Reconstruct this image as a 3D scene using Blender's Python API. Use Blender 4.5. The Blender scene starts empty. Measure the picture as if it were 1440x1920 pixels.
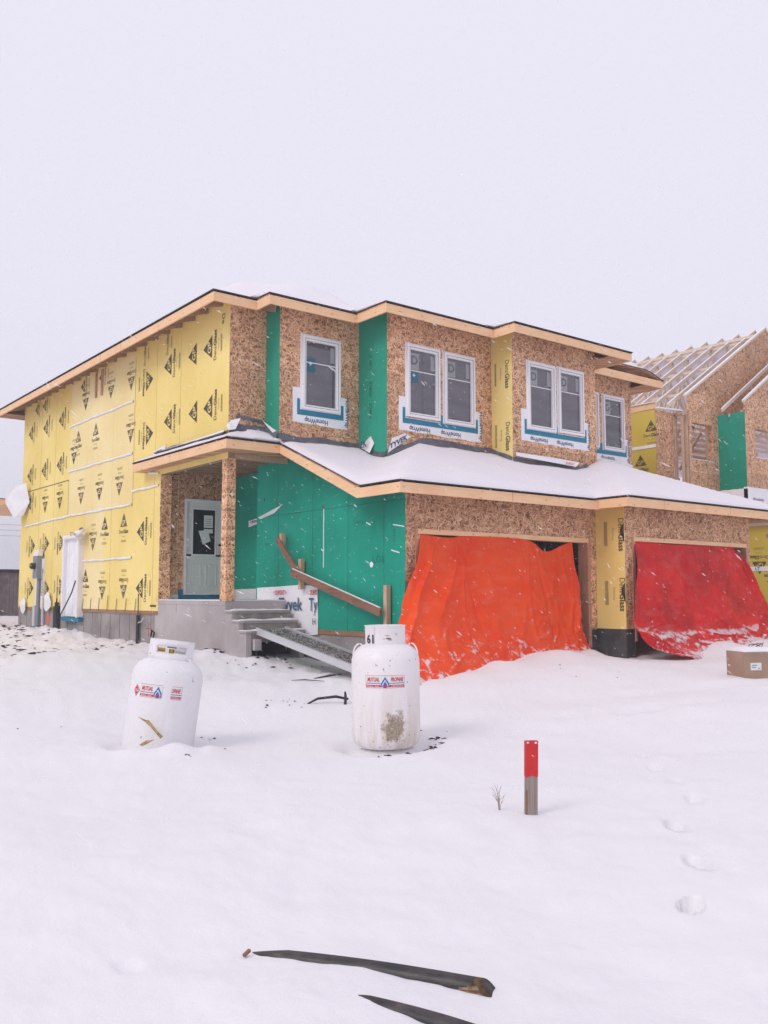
import bpy, math, random
import numpy as np
from mathutils import Vector, Matrix, noise
random.seed(7)
R = math.radians
scene = bpy.context.scene
COL = scene.collection

# ------------------------------------------------------------------ helpers
class MB:
    def __init__(s):
        s.v = []; s.f = []; s.fm = []; s.mats = []; s.cuts = [(0, 0)]
    def cut(s): s.cuts.append((len(s.v), len(s.f)))
    def build_each(s, name, parent, every=False, **k):
        # one mesh per piece between cuts
        out = []; c = s.cuts + [(len(s.v), len(s.f))]
        for (v0, f0), (v1, f1) in zip(c[:-1], c[1:]):
            if f1 == f0: continue
            m = MB(); m.v = s.v[v0:v1]; m.f = [tuple(i-v0 for i in f) for f in s.f[f0:f1]]
            used = sorted(set(s.fm[f0:f1])); m.mats = [s.mats[i] for i in used]; m.fm = [used.index(i) for i in s.fm[f0:f1]]
            out.append(m.build(name, parent, **k))
        return out
    def mi(s, m):
        if m not in s.mats: s.mats.append(m)
        return s.mats.index(m)
    def add(s, vs, fs, m):
        b = len(s.v); k = s.mi(m)
        s.v += [tuple(p) for p in vs]
        for f in fs:
            s.f.append(tuple(b + i for i in f)); s.fm.append(k)
        return b
    def box(s, x0, x1, y0, y1, z0, z1, m):
        x0, x1 = min(x0, x1), max(x0, x1); y0, y1 = min(y0, y1), max(y0, y1); z0, z1 = min(z0, z1), max(z0, z1)
        s.add([(x0,y0,z0),(x1,y0,z0),(x1,y1,z0),(x0,y1,z0),(x0,y0,z1),(x1,y0,z1),(x1,y1,z1),(x0,y1,z1)],
              [(0,3,2,1),(4,5,6,7),(0,1,5,4),(1,2,6,5),(2,3,7,6),(3,0,4,7)], m)
    def beam(s, p, q, w, h, m, up=(0,0,1)):
        # a board from p to q, w wide (sideways), h high (along up), p/q on its centre line
        p = Vector(p); q = Vector(q); d = (q - p).normalized(); up = Vector(up)
        sd = d.cross(up).normalized(); u2 = sd.cross(d).normalized()
        a = sd * w / 2; b = u2 * h / 2
        vs = [p - a - b, p + a - b, p + a + b, p - a + b, q - a - b, q + a - b, q + a + b, q - a + b]
        s.add(vs, [(0,1,2,3),(7,6,5,4),(0,4,5,1),(1,5,6,2),(2,6,7,3),(3,7,4,0)], m)
    def tube(s, pts, r, m, n=10, caps=True):
        pts = [Vector(p) for p in pts]
        rs = r if isinstance(r, (list, tuple)) else [r] * len(pts)
        rings = []
        ref = Vector((0, 0, 1))
        for i, p in enumerate(pts):
            d = (pts[min(i + 1, len(pts) - 1)] - pts[max(i - 1, 0)]).normalized()
            if abs(d.dot(ref)) > .95: ref = Vector((1, .1, 0))
            a = d.cross(ref).normalized(); b = a.cross(d).normalized()
            rings.append([p + (a * math.cos(t) + b * math.sin(t)) * rs[i] for t in [2 * math.pi * k / n for k in range(n)]])
        vs = [q for g in rings for q in g]; fs = []
        for i in range(len(pts) - 1):
            for k in range(n):
                fs.append((i*n+k, i*n+(k+1) % n, (i+1)*n+(k+1) % n, (i+1)*n+k))
        if caps:
            fs.append(tuple(range(n))[::-1]); fs.append(tuple((len(pts)-1)*n+k for k in range(n)))
        s.add(vs, fs, m)
    def lathe(s, prof, m, c=(0,0), n=56):
        vs = []; fs = []
        for (r, z) in prof:
            for k in range(n):
                t = 2*math.pi*k/n; vs.append((c[0] + r*math.cos(t), c[1] + r*math.sin(t), z))
        for i in range(len(prof)-1):
            for k in range(n):
                fs.append((i*n+k, i*n+(k+1) % n, (i+1)*n+(k+1) % n, (i+1)*n+k))
        s.add(vs, fs, m)
    def poly(s, pts, m, n=None, th=0):
        # a flat polygon, extruded by th along -n
        pts = [Vector(p) for p in pts]; k = len(pts)
        if not th: s.add(pts, [tuple(range(k))], m); return
        o = Vector(n) * -th
        vs = pts + [p + o for p in pts]
        s.add(vs, [tuple(range(k)), tuple(range(2*k-1, k-1, -1))] + [(i, k+i, k+(i+1) % k, (i+1) % k) for i in range(k)], m)
    def build(s, name, parent=None, smooth=False, bev=0, label=None, fix=True):
        o0 = Vector((0,0,0))
        if parent is not None:
            o0 = ORG[root_of(parent).name]
        me = bpy.data.meshes.new(name)
        me.from_pydata([tuple(Vector(p) - o0) for p in s.v], [], s.f)
        for m in s.mats: me.materials.append(m)
        me.polygons.foreach_set('material_index', s.fm)
        if smooth: me.polygons.foreach_set('use_smooth', [True] * len(me.polygons))
        me.validate(); me.update()
        if fix:
            import bmesh
            bm = bmesh.new(); bm.from_mesh(me); bmesh.ops.recalc_face_normals(bm, faces=bm.faces); bm.to_mesh(me); bm.free()
        o = bpy.data.objects.new(name, me); COL.objects.link(o)
        if parent is not None: o.parent = parent
        if bev:
            b = o.modifiers.new('bevel', 'BEVEL'); b.width = bev; b.segments = 2; b.limit_method = 'ANGLE'
        if label: o['label'] = label
        return o
ORG = {}
def root_of(o):
    while o.parent is not None: o = o.parent
    return o
def tag(o, label, cat, group=None, kind=None):
    o['label'] = label; o['category'] = cat
    if group: o['group'] = group
    if kind: o['kind'] = kind
    return o
def struct(o, kind='structure'):
    o['kind'] = kind; return o
def thing(name, label, cat, loc, local=False, rot=(0,0,0), group=None):
    o = bpy.data.objects.new(name, None); COL.objects.link(o)
    o.empty_display_size = .2
    o.location = loc; o.rotation_euler = rot
    ORG[o.name] = Vector((0,0,0)) if local else Vector(loc)
    return tag(o, label, cat, group)

# text as mesh ---------------------------------------------------------
_tc = {}
def textmesh(t, bold):
    k = (t, bold)
    if k not in _tc:
        cu = bpy.data.curves.new('t', 'FONT'); cu.body = t; cu.size = 1; cu.resolution_u = 3; cu.offset = bold
        ob = bpy.data.objects.new('t', cu); COL.objects.link(ob)
        bpy.context.view_layer.update()
        dg = bpy.context.evaluated_depsgraph_get()
        me = bpy.data.meshes.new_from_object(ob.evaluated_get(dg))
        vs = [tuple(v.co) for v in me.vertices]; fs = [tuple(p.vertices) for p in me.polygons]
        bpy.data.objects.remove(ob); bpy.data.curves.remove(cu); bpy.data.meshes.remove(me)
        xs = [v[0] for v in vs]; 
        _tc[k] = (vs, fs, min(xs), max(xs))
    return _tc[k]
def text(mb, t, o, r, u, h, m, bold=0, width=None, align='C', fn=None, slant=0, jit=0):
    # h: capital height; o: anchor on base line
    vs, fs, x0, x1 = textmesh(t, bold)
    sy = h / .69; sx = sy if not width else width / (x1 - x0)
    off = {'C': (x0+x1)/2, 'L': x0, 'R': x1}[align]
    o = Vector(o); r = Vector(r); u = Vector(u)
    pts = []
    for v in vs:
        x = (v[0] - off) * sx + slant * v[1] * sy; y = v[1] * sy
        pts.append(fn(x, y) if fn else o + r * x + u * y)
    mb.add(pts, fs, m)

# ------------------------------------------------------------------ materials
def mat(name, col=(.5,.5,.5), rough=.8, metal=0, spec=.5):
    m = bpy.data.materials.new(name); m.use_nodes = True
    b = m.node_tree.nodes['Principled BSDF']
    b.inputs['Base Color'].default_value = (*col, 1); b.inputs['Roughness'].default_value = rough
    b.inputs['Metallic'].default_value = metal; b.inputs['Specular IOR Level'].default_value = spec
    return m
class NT:
    def __init__(s, m):
        s.t = m.node_tree; s.b = s.t.nodes['Principled BSDF']; s.tc = s.t.nodes.new('ShaderNodeTexCoord')
    def n(s, t, **k):
        x = s.t.nodes.new(t)
        for a, v in k.items(): setattr(x, a, v)
        return x
    def l(s, a, b): s.t.links.new(a, b)
    def math(s, op, a, b=None, clamp=False):
        x = s.n('ShaderNodeMath', operation=op, use_clamp=clamp)
        for i, v in enumerate((a, b)):
            if v is None: continue
            if isinstance(v, (int, float)): x.inputs[i].default_value = v
            else: s.l(v, x.inputs[i])
        return x.outputs[0]
    def mapv(s, src, scale=(1,1,1), rot=(0,0,0), loc=(0,0,0)):
        x = s.n('ShaderNodeMapping'); x.inputs['Scale'].default_value = scale; x.inputs['Rotation'].default_value = rot
        x.inputs['Location'].default_value = loc; s.l(src, x.inputs['Vector']); return x.outputs[0]
    def noise(s, src, sc, det=4, rough=.55, dist=0):
        x = s.n('ShaderNodeTexNoise'); x.inputs['Scale'].default_value = sc; x.inputs['Detail'].default_value = det
        x.inputs['Roughness'].default_value = rough; x.inputs['Distortion'].default_value = dist
        s.l(src, x.inputs['Vector']); return x.outputs['Fac']
    def ramp(s, fac, stops, interp='LINEAR'):
        x = s.n('ShaderNodeValToRGB'); e = x.color_ramp.elements; x.color_ramp.interpolation = interp
        while len(e) < len(stops): e.new(.5)
        for i, (p, c) in enumerate(stops):
            e[i].position = p; e[i].color = (*c, 1) if len(c) == 3 else c
        s.l(fac, x.inputs[0]); return x.outputs[0]
    def mix(s, f, a, b, mode='MIX'):
        x = s.n('ShaderNodeMix', data_type='RGBA', blend_type=mode)
        if isinstance(f, (int, float)): x.inputs[0].default_value = f
        else: s.l(f, x.inputs[0])
        for i, v in ((6, a), (7, b)):
            if isinstance(v, tuple): x.inputs[i].default_value = (*v, 1)
            else: s.l(v, x.inputs[i])
        return x.outputs[2]
    def bump(s, h, st=.3, d=.01):
        x = s.n('ShaderNodeBump'); x.inputs['Strength'].default_value = st; x.inputs['Distance'].default_value = d
        s.l(h, x.inputs['Height']); s.l(x.outputs[0], s.b.inputs['Normal'])
    def wallv(s):
        # (X+Y, Z) coordinates: right on every upright wall of an axis-aligned house
        sp = s.n('ShaderNodeSeparateXYZ'); s.l(s.tc.outputs['Object'], sp.inputs[0])
        a = s.math('ADD', sp.outputs[0], sp.outputs[1]); c = s.n('ShaderNodeCombineXYZ')
        s.l(a, c.inputs[0]); s.l(sp.outputs[2], c.inputs[1]); return c.outputs[0], sp
def m_osb(name, tint=1.0, dark=0.0):
    m = mat(name, rough=.75); t = NT(m); w, sp = t.wallv()
    acc = None
    wob = t.mix(1.0, w, (0.0, 0.0, 0.0), 'ADD')
    nz = t.n('ShaderNodeTexNoise'); nz.inputs['Scale'].default_value = 5; t.l(w, nz.inputs['Vector'])
    wob = t.mix(.025, w, nz.outputs['Color'], 'LINEAR_LIGHT')
    for i, ang in enumerate((8, 38, 71, 104, 139, 165)):
        mv = t.mapv(wob, scale=(9, 48, 1), rot=(0, 0, R(ang)), loc=(i*3.3, i*7.7, 0))
        # rotate first, then stretch
        mr = t.mapv(wob, rot=(0, 0, R(ang)), loc=(i*3.3, i*7.7, 0)); mv = t.mapv(mr, scale=(13, 56, 1))
        v = t.n('ShaderNodeTexVoronoi', voronoi_dimensions='2D'); v.inputs['Scale'].default_value = 1
        t.l(mv, v.inputs['Vector'])
        s2 = t.n('ShaderNodeSeparateColor'); t.l(v.outputs['Color'], s2.inputs[0])
        acc = s2.outputs[0] if acc is None else t.math('MAXIMUM', acc, s2.outputs[0])
        last = v.outputs['Distance']
    lo = t.noise(w, 1.6, 3)
    f = t.math('POWER', acc, 3.2)
    f = t.math('MULTIPLY', f, t.math('ADD', t.math('MULTIPLY', lo, .5), .72), True)
    k = tint
    c = t.ramp(f, [(0, (.08*k, .03*k, .015*k)), (.22, (.19*k, .09*k, .048*k)), (.50, (.53*k, .275*k, .145*k)), (.80, (.76*k, .44*k, .25*k)), (1, (.92*k, .62*k, .40*k))])
    br = t.n('ShaderNodeTexBrick'); br.offset = .5; br.inputs['Scale'].default_value = 1; br.inputs['Brick Width'].default_value = 2.44; br.inputs['Row Height'].default_value = 1.22
    br.inputs['Mortar Size'].default_value = .004; br.inputs['Mortar Smooth'].default_value = 0; br.inputs['Color1'].default_value = (.80,.78,.76,1); br.inputs['Color2'].default_value = (1.12,1.12,1.12,1); br.inputs['Mortar'].default_value = (.42,.38,.36,1)
    t.l(t.mapv(w, loc=(.37, .62, 0)), br.inputs['Vector'])
    c = t.mix(.8, c, br.outputs['Color'], 'MULTIPLY')
    wet = t.math('MULTIPLY', t.math('SUBTRACT', t.noise(w, .8, 4, .6), .52, True), 3, True)
    c = t.mix(t.math('MULTIPLY', wet, .35), c, t.mix(1.0, c, (.62,.55,.50), 'MULTIPLY'))
    sn = t.math('MULTIPLY', t.math('SUBTRACT', t.noise(t.mapv(w, rot=(0,0,R(20)), scale=(3,14,1)), 1.5, 6, .75), .66, True), 5, True)
    c = t.mix(t.math('MULTIPLY', sn, .55), c, (.80,.79,.83))
    t.l(c, t.b.inputs['Base Color']); t.bump(f, .35, .004)
    return m
def m_wood(name, c0, c1, axis=0, grain=28):
    # grain runs along the long direction of axis-aligned boards: stretch over X+Y, tight over Z
    m = mat(name, rough=.7); t = NT(m); w, sp = t.wallv()
    sc = (1.6, grain, 1) if axis == 0 else (grain, 1.6, 1)
    g = t.noise(t.mapv(w, scale=sc), 1, 5, .6, .4); big = t.noise(w, 2.1, 3)
    kn = t.n('ShaderNodeTexVoronoi', voronoi_dimensions='2D'); kn.inputs['Scale'].default_value = 2.3
    t.l(t.mapv(w, scale=(.8, 2.2, 1)), kn.inputs['Vector'])
    knot = t.math('LESS_THAN', kn.outputs['Distance'], .055)
    c = t.ramp(t.math('ADD', t.math('MULTIPLY', g, .6), t.math('MULTIPLY', big, .4)), [(.3, c0), (.7, c1)])
    c = t.mix(t.math('MULTIPLY', knot, .6), c, (c0[0]*.45, c0[1]*.35, c0[2]*.3))
    t.l(c, t.b.inputs['Base Color']); t.bump(g, .2, .003); return m
def m_var(name, c0, c1, sc=2.0, rough=.8, spec=.3, bump=.1, bs=60, det=5, lo=.35, hi=.65):
    m = mat(name, rough=rough, spec=spec); t = NT(m); o = t.tc.outputs['Object']
    n1 = t.noise(o, sc, det); c = t.ramp(n1, [(lo, c0), (hi, c1)])
    t.l(c, t.b.inputs['Base Color'])
    if bump: t.bump(t.noise(o, bs, 3), bump, .01)
    return m
M = {}
M['osb'] = m_osb('oriented_strand_board', 1.0)
M['osb_pale'] = m_osb('pale_strand_board', 1.25)
M['pine'] = m_wood('pine_board', (.80,.46,.235), (.93,.64,.39))
M['pine_red'] = m_wood('red_pine_board', (.42,.19,.12), (.62,.32,.21), axis=1)
M['stud'] = m_wood('stud_lumber', (.45,.29,.19), (.66,.46,.32), axis=1)
M['truss'] = mat('truss_lumber', (.76,.62,.49), .8)
M['oldwood'] = m_wood('weathered_board', (.16,.075,.045), (.34,.17,.105))
M['stakewood'] = m_wood('grey_weathered_wood', (.17,.13,.11), (.42,.35,.31), axis=1, grain=110)
M['sillwood'] = m_wood('stained_sill_wood', (.24,.12,.07), (.42,.23,.13))
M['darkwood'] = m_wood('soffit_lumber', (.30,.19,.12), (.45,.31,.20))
def m_sheath(name, c0, c1, sn=.0):
    m = mat(name, rough=.75, spec=.25); t = NT(m); o = t.tc.outputs['Object']
    w, sp = t.wallv()
    n1 = t.noise(o, .55, 5); n2 = t.noise(t.mapv(w, scale=(14, .6, 1)), 1, 4)
    c = t.ramp(t.math('ADD', t.math('MULTIPLY', n1, .88), t.math('MULTIPLY', n2, .12)), [(.36, c0), (.64, c1)])
    # powder snow stuck to the board in wind-blown scuffs
    ms = t.mapv(t.mapv(w, rot=(0, 0, R(18))), scale=(2.2, 17, 1))
    s1 = t.math('MULTIPLY', t.math('SUBTRACT', t.noise(ms, 1, 5, .7), .60, True), 5.0, True)
    s2 = t.math('MULTIPLY', t.math('SUBTRACT', t.noise(o, .9, 4), .42, True), 3.0, True)
    f = t.math('MULTIPLY', t.math('MULTIPLY', s1, s2), sn, True)
    c = t.mix(f, c, (.75, .76, .80)); t.l(c, t.b.inputs['Base Color'])
    t.bump(t.noise(o, 40, 2), .05, .01); return m
M['yellow'] = m_sheath('yellow_gypsum_sheathing', (.84,.645,.20), (.95,.765,.29), .3)
M['yellow2'] = m_sheath('faded_yellow_sheathing', (.86,.68,.30), (.93,.79,.42), .3)
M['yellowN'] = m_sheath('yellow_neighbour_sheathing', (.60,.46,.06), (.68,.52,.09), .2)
M['green'] = m_sheath('green_sheathing', (.002,.25,.165), (.012,.38,.27), .7)
M['green2'] = m_sheath('pale_green_sheathing', (.012,.29,.185), (.03,.38,.26), .35)
M['ink'] = mat('print_ink', (.085,.068,.04), .8)
M['ink2'] = mat('faint_print_ink', (.40,.32,.12), .8)
M['inkfade'] = mat('weathered_print_ink', (.17,.13,.06), .8)
M['inkg'] = mat('dark_green_ink', (.006,.07,.05), .8)
M['wrap'] = m_var('house_wrap', (.82,.82,.86), (.90,.90,.93), 3, .6, .3, .25, 9)
M['blueink'] = mat('blue_grey_ink', (.06,.12,.20), .7)
M['greyink'] = mat('grey_ink', (.06,.08,.13), .7)
M['redink'] = mat('red_ink', (.62,.02,.05), .6)
M['blue'] = mat('blue_ink', (.005,.08,.36), .6)
M['teal'] = mat('teal_flashing_tape', (.005,.20,.31), .55)
M['concrete'] = m_var('cast_concrete', (.25,.225,.22), (.38,.35,.345), 1.3, .85, .3, .25, 45)
M['concrete2'] = m_var('porch_concrete', (.37,.335,.33), (.50,.46,.455), .9, .85, .3, .25, 45)
M['concdark'] = m_var('dark_concrete', (.035,.035,.04), (.10,.10,.105), 2.5, .7, .4, .3, 30)  # darker mottled concrete of the garage base and floor
M['joint'] = mat('dark_joint_line', (.10,.09,.085), .9)  # plain dark colour for joints and small round marks
M['felt'] = m_var('roofing_felt', (.025,.025,.03), (.06,.06,.07), 8, .8, .3, .2, 40)
M['membrane'] = m_var('grey_roof_membrane', (.085,.085,.11), (.15,.15,.18), 6, .6, .4, .3, 14)
M['pvc'] = mat('white_window_vinyl', (.86,.85,.87), .35)
M['black'] = mat('black_rubber', (.02,.02,.022), .6)
M['metal'] = mat('galvanised_metal', (.66,.66,.68), .45, .45)
M['step'] = m_var('rough_step_concrete', (.22,.19,.17), (.34,.31,.285), 5, .9, .2, .4, 50)
M['grit'] = m_var('gritty_ramp_metal', (.14,.125,.115), (.30,.28,.265), 22, .7, .4, .3, 80)
M['meterbox'] = mat('grey_painted_steel', (.25,.28,.32), .5, .2)
M['darkmetal'] = mat('dark_steel', (.05,.055,.06), .5, .5)
M['brass'] = mat('brass', (.62,.38,.08), .35, .8)
M['door'] = mat('door_paint', (.72,.75,.72), .45)
M['darkglass'] = mat('door_glass', (.004,.022,.018), .12, 0, .12)
M['darkglass'].node_tree.nodes['Principled BSDF'].inputs['IOR'].default_value = 1.25
M['interior'] = mat('dark_interior', (.03,.03,.035), .9)  # near-black stands in for unlit depth behind openings and under the steps
M['paper'] = mat('paper', (.72,.76,.74), .7)
M['card'] = m_var('cardboard', (.34,.225,.165), (.40,.27,.20), 3, .8, .2, .1, 30)
M['carddark'] = mat('cardboard_edge', (.25,.165,.12), .8)
M['orangepaint'] = mat('orange_marking_paint', (.75,.14,.07), .7)
M['red'] = m_var('red_stake_paint', (.50,.012,.015), (.62,.02,.02), 9, .45, .5, .3, 60)
M['dirt'] = m_var('frozen_dirt', (.035,.025,.025), (.12,.085,.08), 9, .95, .2, .5, 40)
M['fence'] = m_var('grey_fence_board', (.16,.14,.145), (.23,.205,.21), 3, .9, .2, .2, 30)
M['reed'] = m_var('dry_corn_husk', (.32,.22,.09), (.56,.42,.20), 20, .8, .2, .3, 60)
M['twig'] = mat('dry_twig', (.30,.22,.21), .9)
M['flake'] = mat('falling_snow', (.92,.92,.95), .8); M['flake'].node_tree.nodes['Principled BSDF'].inputs['Alpha'].default_value = .30
def m_glass(name, base, tint):
    m = mat(name, base, .06, 0, .9); t = NT(m)
    w, sp = t.wallv()
    n = t.noise(t.mapv(w, scale=(1.2, 3.5, 1)), 1.3, 4); t.l(t.ramp(n, [(.3, base), (.75, tint)]), t.b.inputs['Base Color'])
    t.b.inputs['IOR'].default_value = 1.6
    return m
M['glass'] = m_glass('window_glass', (.055,.052,.066), (.11,.10,.125))  # grey of reflected sky and dim rooms put into the pane colour
M['glass2'] = m_glass('window_glass_dark_reflection', (.01,.01,.013), (.10,.095,.11))  # reflection of the neighbour's framing painted as a darker pane
M['frost'] = mat('label_film', (.30,.33,.33), .4)
M['bluefilm'] = mat('blue_label_film', (.02,.13,.19), .4)
M['farsheet'] = mat('sheeting_membrane', (.80,.78,.84), .8)
_t = M['farsheet'].node_tree; _tr = _t.nodes.new('ShaderNodeBsdfTranslucent'); _tr.inputs[0].default_value = (.85,.82,.90,1); _mx = _t.nodes.new('ShaderNodeMixShader'); _mx.inputs[0].default_value = .75
_t.links.new(_t.nodes['Principled BSDF'].outputs[0], _mx.inputs[1]); _t.links.new(_tr.outputs[0], _mx.inputs[2]); _t.links.new(_mx.outputs[0], _t.nodes['Material Output'].inputs[0])
# snow
def m_snow(name, c=(.855,.845,.865), bs=1.0):
    m = mat(name, c, .85, 0, .25); t = NT(m); o = t.tc.outputs['Object']
    h = t.math('ADD', t.math('ADD', t.noise(o, 160*bs, 3, .7), t.math('MULTIPLY', t.noise(o, 45*bs, 3, .6), 1.2)), t.math('MULTIPLY', t.noise(o, 9, 4), 1.8))
    c2 = t.ramp(t.noise(o, .5, 4), [(.3, (c[0]*.975, c[1]*.965, c[2]*.975)), (.7, c)])
    t.l(c2, t.b.inputs['Base Color']); t.bump(h, .32, .014)
    t.b.inputs['Subsurface Weight'].default_value = 0
    return m
M['snow'] = m_snow('snow')
M['roofsnow'] = m_snow('roof_snow', (.83,.80,.84))
# tanks
def m_tank():
    m = mat('tank_paint', (.82,.79,.80), .42, 0, .5); t = NT(m); o = t.tc.outputs['Object']
    sp = t.n('ShaderNodeSeparateXYZ'); t.l(o, sp.inputs[0])
    streak = t.noise(t.mapv(o, scale=(9, 9, .9)), 1, 5, .6)
    low = t.math('SUBTRACT', 1.0, t.math('MULTIPLY', sp.outputs[2], 1.15), True)     # mud splash climbs from the ground
    f = t.math('MULTIPLY', t.math('MULTIPLY', t.math('SUBTRACT', streak, .44, True), 5.5, True), low, True)
    c = t.mix(t.math('MULTIPLY', f, .75), (.82, .79, .80), (.60, .49, .38))
    # rust and mud patch low on the side
    d = t.n('ShaderNodeVectorMath', operation='DISTANCE'); t.l(t.mapv(o, scale=(1, 1, .72), loc=(-.09, .38, -.175)), d.inputs[0]); d.inputs[1].default_value = (0, 0, 0)
    e = t.math('ADD', d.outputs['Value'], t.math('MULTIPLY', t.math('SUBTRACT', t.noise(o, 11, 7, .8), .5), .42))
    patch = t.ramp(e, [(.085, (1, 1, 1)), (.135, (0, 0, 0))])
    pc = t.ramp(t.noise(o, 70, 4, .7), [(.38, (.16, .10, .06)), (.62, (.46, .37, .27))])
    c = t.mix(t.math('MULTIPLY', patch, .92), c, pc)
    chips = t.math('MULTIPLY', t.math('SUBTRACT', t.noise(o, 26, 3, .5), .70, True), 30, True)
    c = t.mix(chips, c, (.20, .12, .09))
    t.l(c, t.b.inputs['Base Color']); t.bump(t.noise(o, 60, 3), .06, .01); return m
M['tank'] = m_tank()
M['tankclean'] = m_snow('frosted_tank_paint', (.82,.81,.83))
t = NT(M['tankclean']); o = t.tc.outputs['Object']
_src = M['tankclean'].node_tree.nodes['Principled BSDF'].inputs['Base Color'].links[0].from_socket
_ch = t.math('MULTIPLY', t.math('SUBTRACT', t.noise(t.mapv(o, scale=(1,1,.6)), 17, 4, .6), .70, True), 22, True)
_st = t.math('MULTIPLY', t.math('SUBTRACT', t.noise(t.mapv(o, scale=(8,8,1)), 1, 5, .65), .56, True), 3, True)
_c = t.mix(t.math('MULTIPLY', _st, .35), _src, (.62,.56,.52)); _c = t.mix(_ch, _c, (.22,.17,.15)); t.l(_c, t.b.inputs['Base Color'])
def m_tarp(name, c0, c1, zs, snow):
    m = mat(name, rough=.5, spec=.25); t = NT(m); o = t.tc.outputs['Object']
    sp = t.n('ShaderNodeSeparateXYZ'); t.l(o, sp.inputs[0])
    c = t.ramp(t.noise(o, 1.3, 6, .65), [(.34, c0), (.66, c1)])
    gm = t.n('ShaderNodeNewGeometry'); gn = t.n('ShaderNodeSeparateXYZ'); t.l(gm.outputs['Normal'], gn.inputs[0]); up = gn.outputs[2]
    # dry snow caught in patches, thick near the foot of the tarp
    n = t.noise(t.mapv(o, scale=(1, 1, .8)), 7, 8, .72, .3); big = t.noise(o, 1.5, 3)
    h = t.math('SUBTRACT', zs, sp.outputs[2])
    k = t.math('ADD', t.math('MULTIPLY', h, .27), t.math('MULTIPLY', t.math('SUBTRACT', big, .5), .55))
    f = t.math('MULTIPLY', t.math('SUBTRACT', t.math('ADD', n, k), snow), 11, True)
    dm = t.math('MULTIPLY', t.math('SUBTRACT', t.noise(t.mapv(o, rot=(0, R(25), 0), scale=(1, 1, 3)), 2.4, 7, .7), .50, True), 2.2, True)
    c = t.mix(t.math('MULTIPLY', dm, .28), c, (.85, .50, .44))     # powder snow rubbed into the weave
    fine = t.math('MULTIPLY', t.math('SUBTRACT', t.noise(t.mapv(o, scale=(1, 1, 2)), 38, 3, .5), .66, True), 9, True)
    fine = t.math('MULTIPLY', fine, t.math('ADD', t.math('MULTIPLY', h, .55), .02, True), True)
    led = t.math('MULTIPLY', t.math('SUBTRACT', t.math('ADD', up, t.math('MULTIPLY', t.math('SUBTRACT', n, .5), 1.6)), .66), 5, True)   # snow lies where the cloth faces up
    led = t.math('MULTIPLY', led, t.math('MULTIPLY', t.math('SUBTRACT', h, .15), 2.2, True))
    f = t.math('MAXIMUM', t.math('MAXIMUM', f, led), fine)
    c = t.mix(t.math('MULTIPLY', f, .86), c, (.86, .84, .87)); t.l(c, t.b.inputs['Base Color'])
    rr = t.math('ADD', t.math('MULTIPLY', f, .45), .40, True); t.l(rr, t.b.inputs['Roughness'])
    hh = t.math('ADD', t.math('MULTIPLY', t.noise(t.mapv(o, rot=(0, R(30), 0), scale=(2, 2, .8)), 2.2, 5, .6, .8), 1.4), t.math('MULTIPLY', f, .15))
    for (sc, am, ro) in (((.9,.9,1.6), 1.4, 50), ((2.4,2.4,1.2), .9, -40), ((7,7,5), .35, 10)):      # sharp creases
        r_ = t.math('ABSOLUTE', t.math('SUBTRACT', t.noise(t.mapv(o, rot=(0, R(ro), 0), scale=sc), 1.3, 3, .5, .7), .5))
        hh = t.math('SUBTRACT', hh, t.math('MULTIPLY', t.math('MINIMUM', r_, .10), -am*2))
    wv = t.math('SINE', t.math('MULTIPLY', sp.outputs[2], 900)); hh = t.math('ADD', hh, t.math('MULTIPLY', wv, .01))
    t.bump(hh, .22, .05)
    tr = t.n('ShaderNodeBsdfTranslucent'); t.l(c, tr.inputs[0]); mx = t.n('ShaderNodeMixShader'); mx.inputs[0].default_value = .18
    t.l(t.b.outputs[0], mx.inputs[1]); t.l(tr.outputs[0], mx.inputs[2]); t.l(mx.outputs[0], t.t.nodes['Material Output'].inputs[0])
    return m
M['tarp1'] = m_tarp('orange_tarp', (.93,.060,.004), (1.0,.105,.010), 1.30, .76)
M['tarp2'] = m_tarp('red_tarp', (.52,.004,.004), (.86,.016,.013), 1.40, .76)
def m_pipe():
    m = mat('black_plastic', rough=.45); t = NT(m); o = t.tc.outputs['Object']
    n = t.noise(t.mapv(o, scale=(2, 2, 8)), 5, 5, .6); c = t.ramp(n, [(.38, (.02,.02,.024)), (.60, (.06,.05,.05)), (.78, (.19,.13,.085))])
    t.l(c, t.b.inputs['Base Color']); t.bump(n, .2, .01); return m
M['plastic'] = m_pipe()
M['mud'] = m_var('tan_mud', (.12,.08,.05), (.34,.24,.15), 30, .9, .2, .3, 90)

# ------------------------------------------------------------------ camera and light
EYE = Vector((-8.194, -15.279, 1.6)); YAW = -38.076
cam = bpy.data.cameras.new('camera'); co = bpy.data.objects.new('camera', cam); COL.objects.link(co)
cam.sensor_fit = 'VERTICAL'; cam.sensor_height = 36; cam.sensor_width = 27; cam.lens = 36 * 1700.83 / 1920
cam.clip_end = 2000; cam.clip_start = .05
co.location = EYE; co.rotation_euler = (R(90 + 5.207), 0, R(YAW)); scene.camera = co
SUN_EL, SUN_AZ = 40, 262
w = bpy.data.worlds.new('World'); scene.world = w; w.use_nodes = True
nt = w.node_tree; bg = nt.nodes['Background']; out = nt.nodes['World Output']
sky = nt.nodes.new('ShaderNodeTexSky'); sky.sky_type = 'NISHITA'; sky.sun_disc = False
sky.sun_elevation = R(SUN_EL); sky.sun_rotation = R(SUN_AZ); sky.dust_density = 6; sky.air_density = 1
nt.links.new(sky.outputs[0], bg.inputs[0]); bg.inputs[1].default_value = .008
b2 = nt.nodes.new('ShaderNodeBackground'); b2.inputs[0].default_value = (.815, .795, .905, 1); b2.inputs[1].default_value = 1.035   # the even cloud deck
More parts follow.
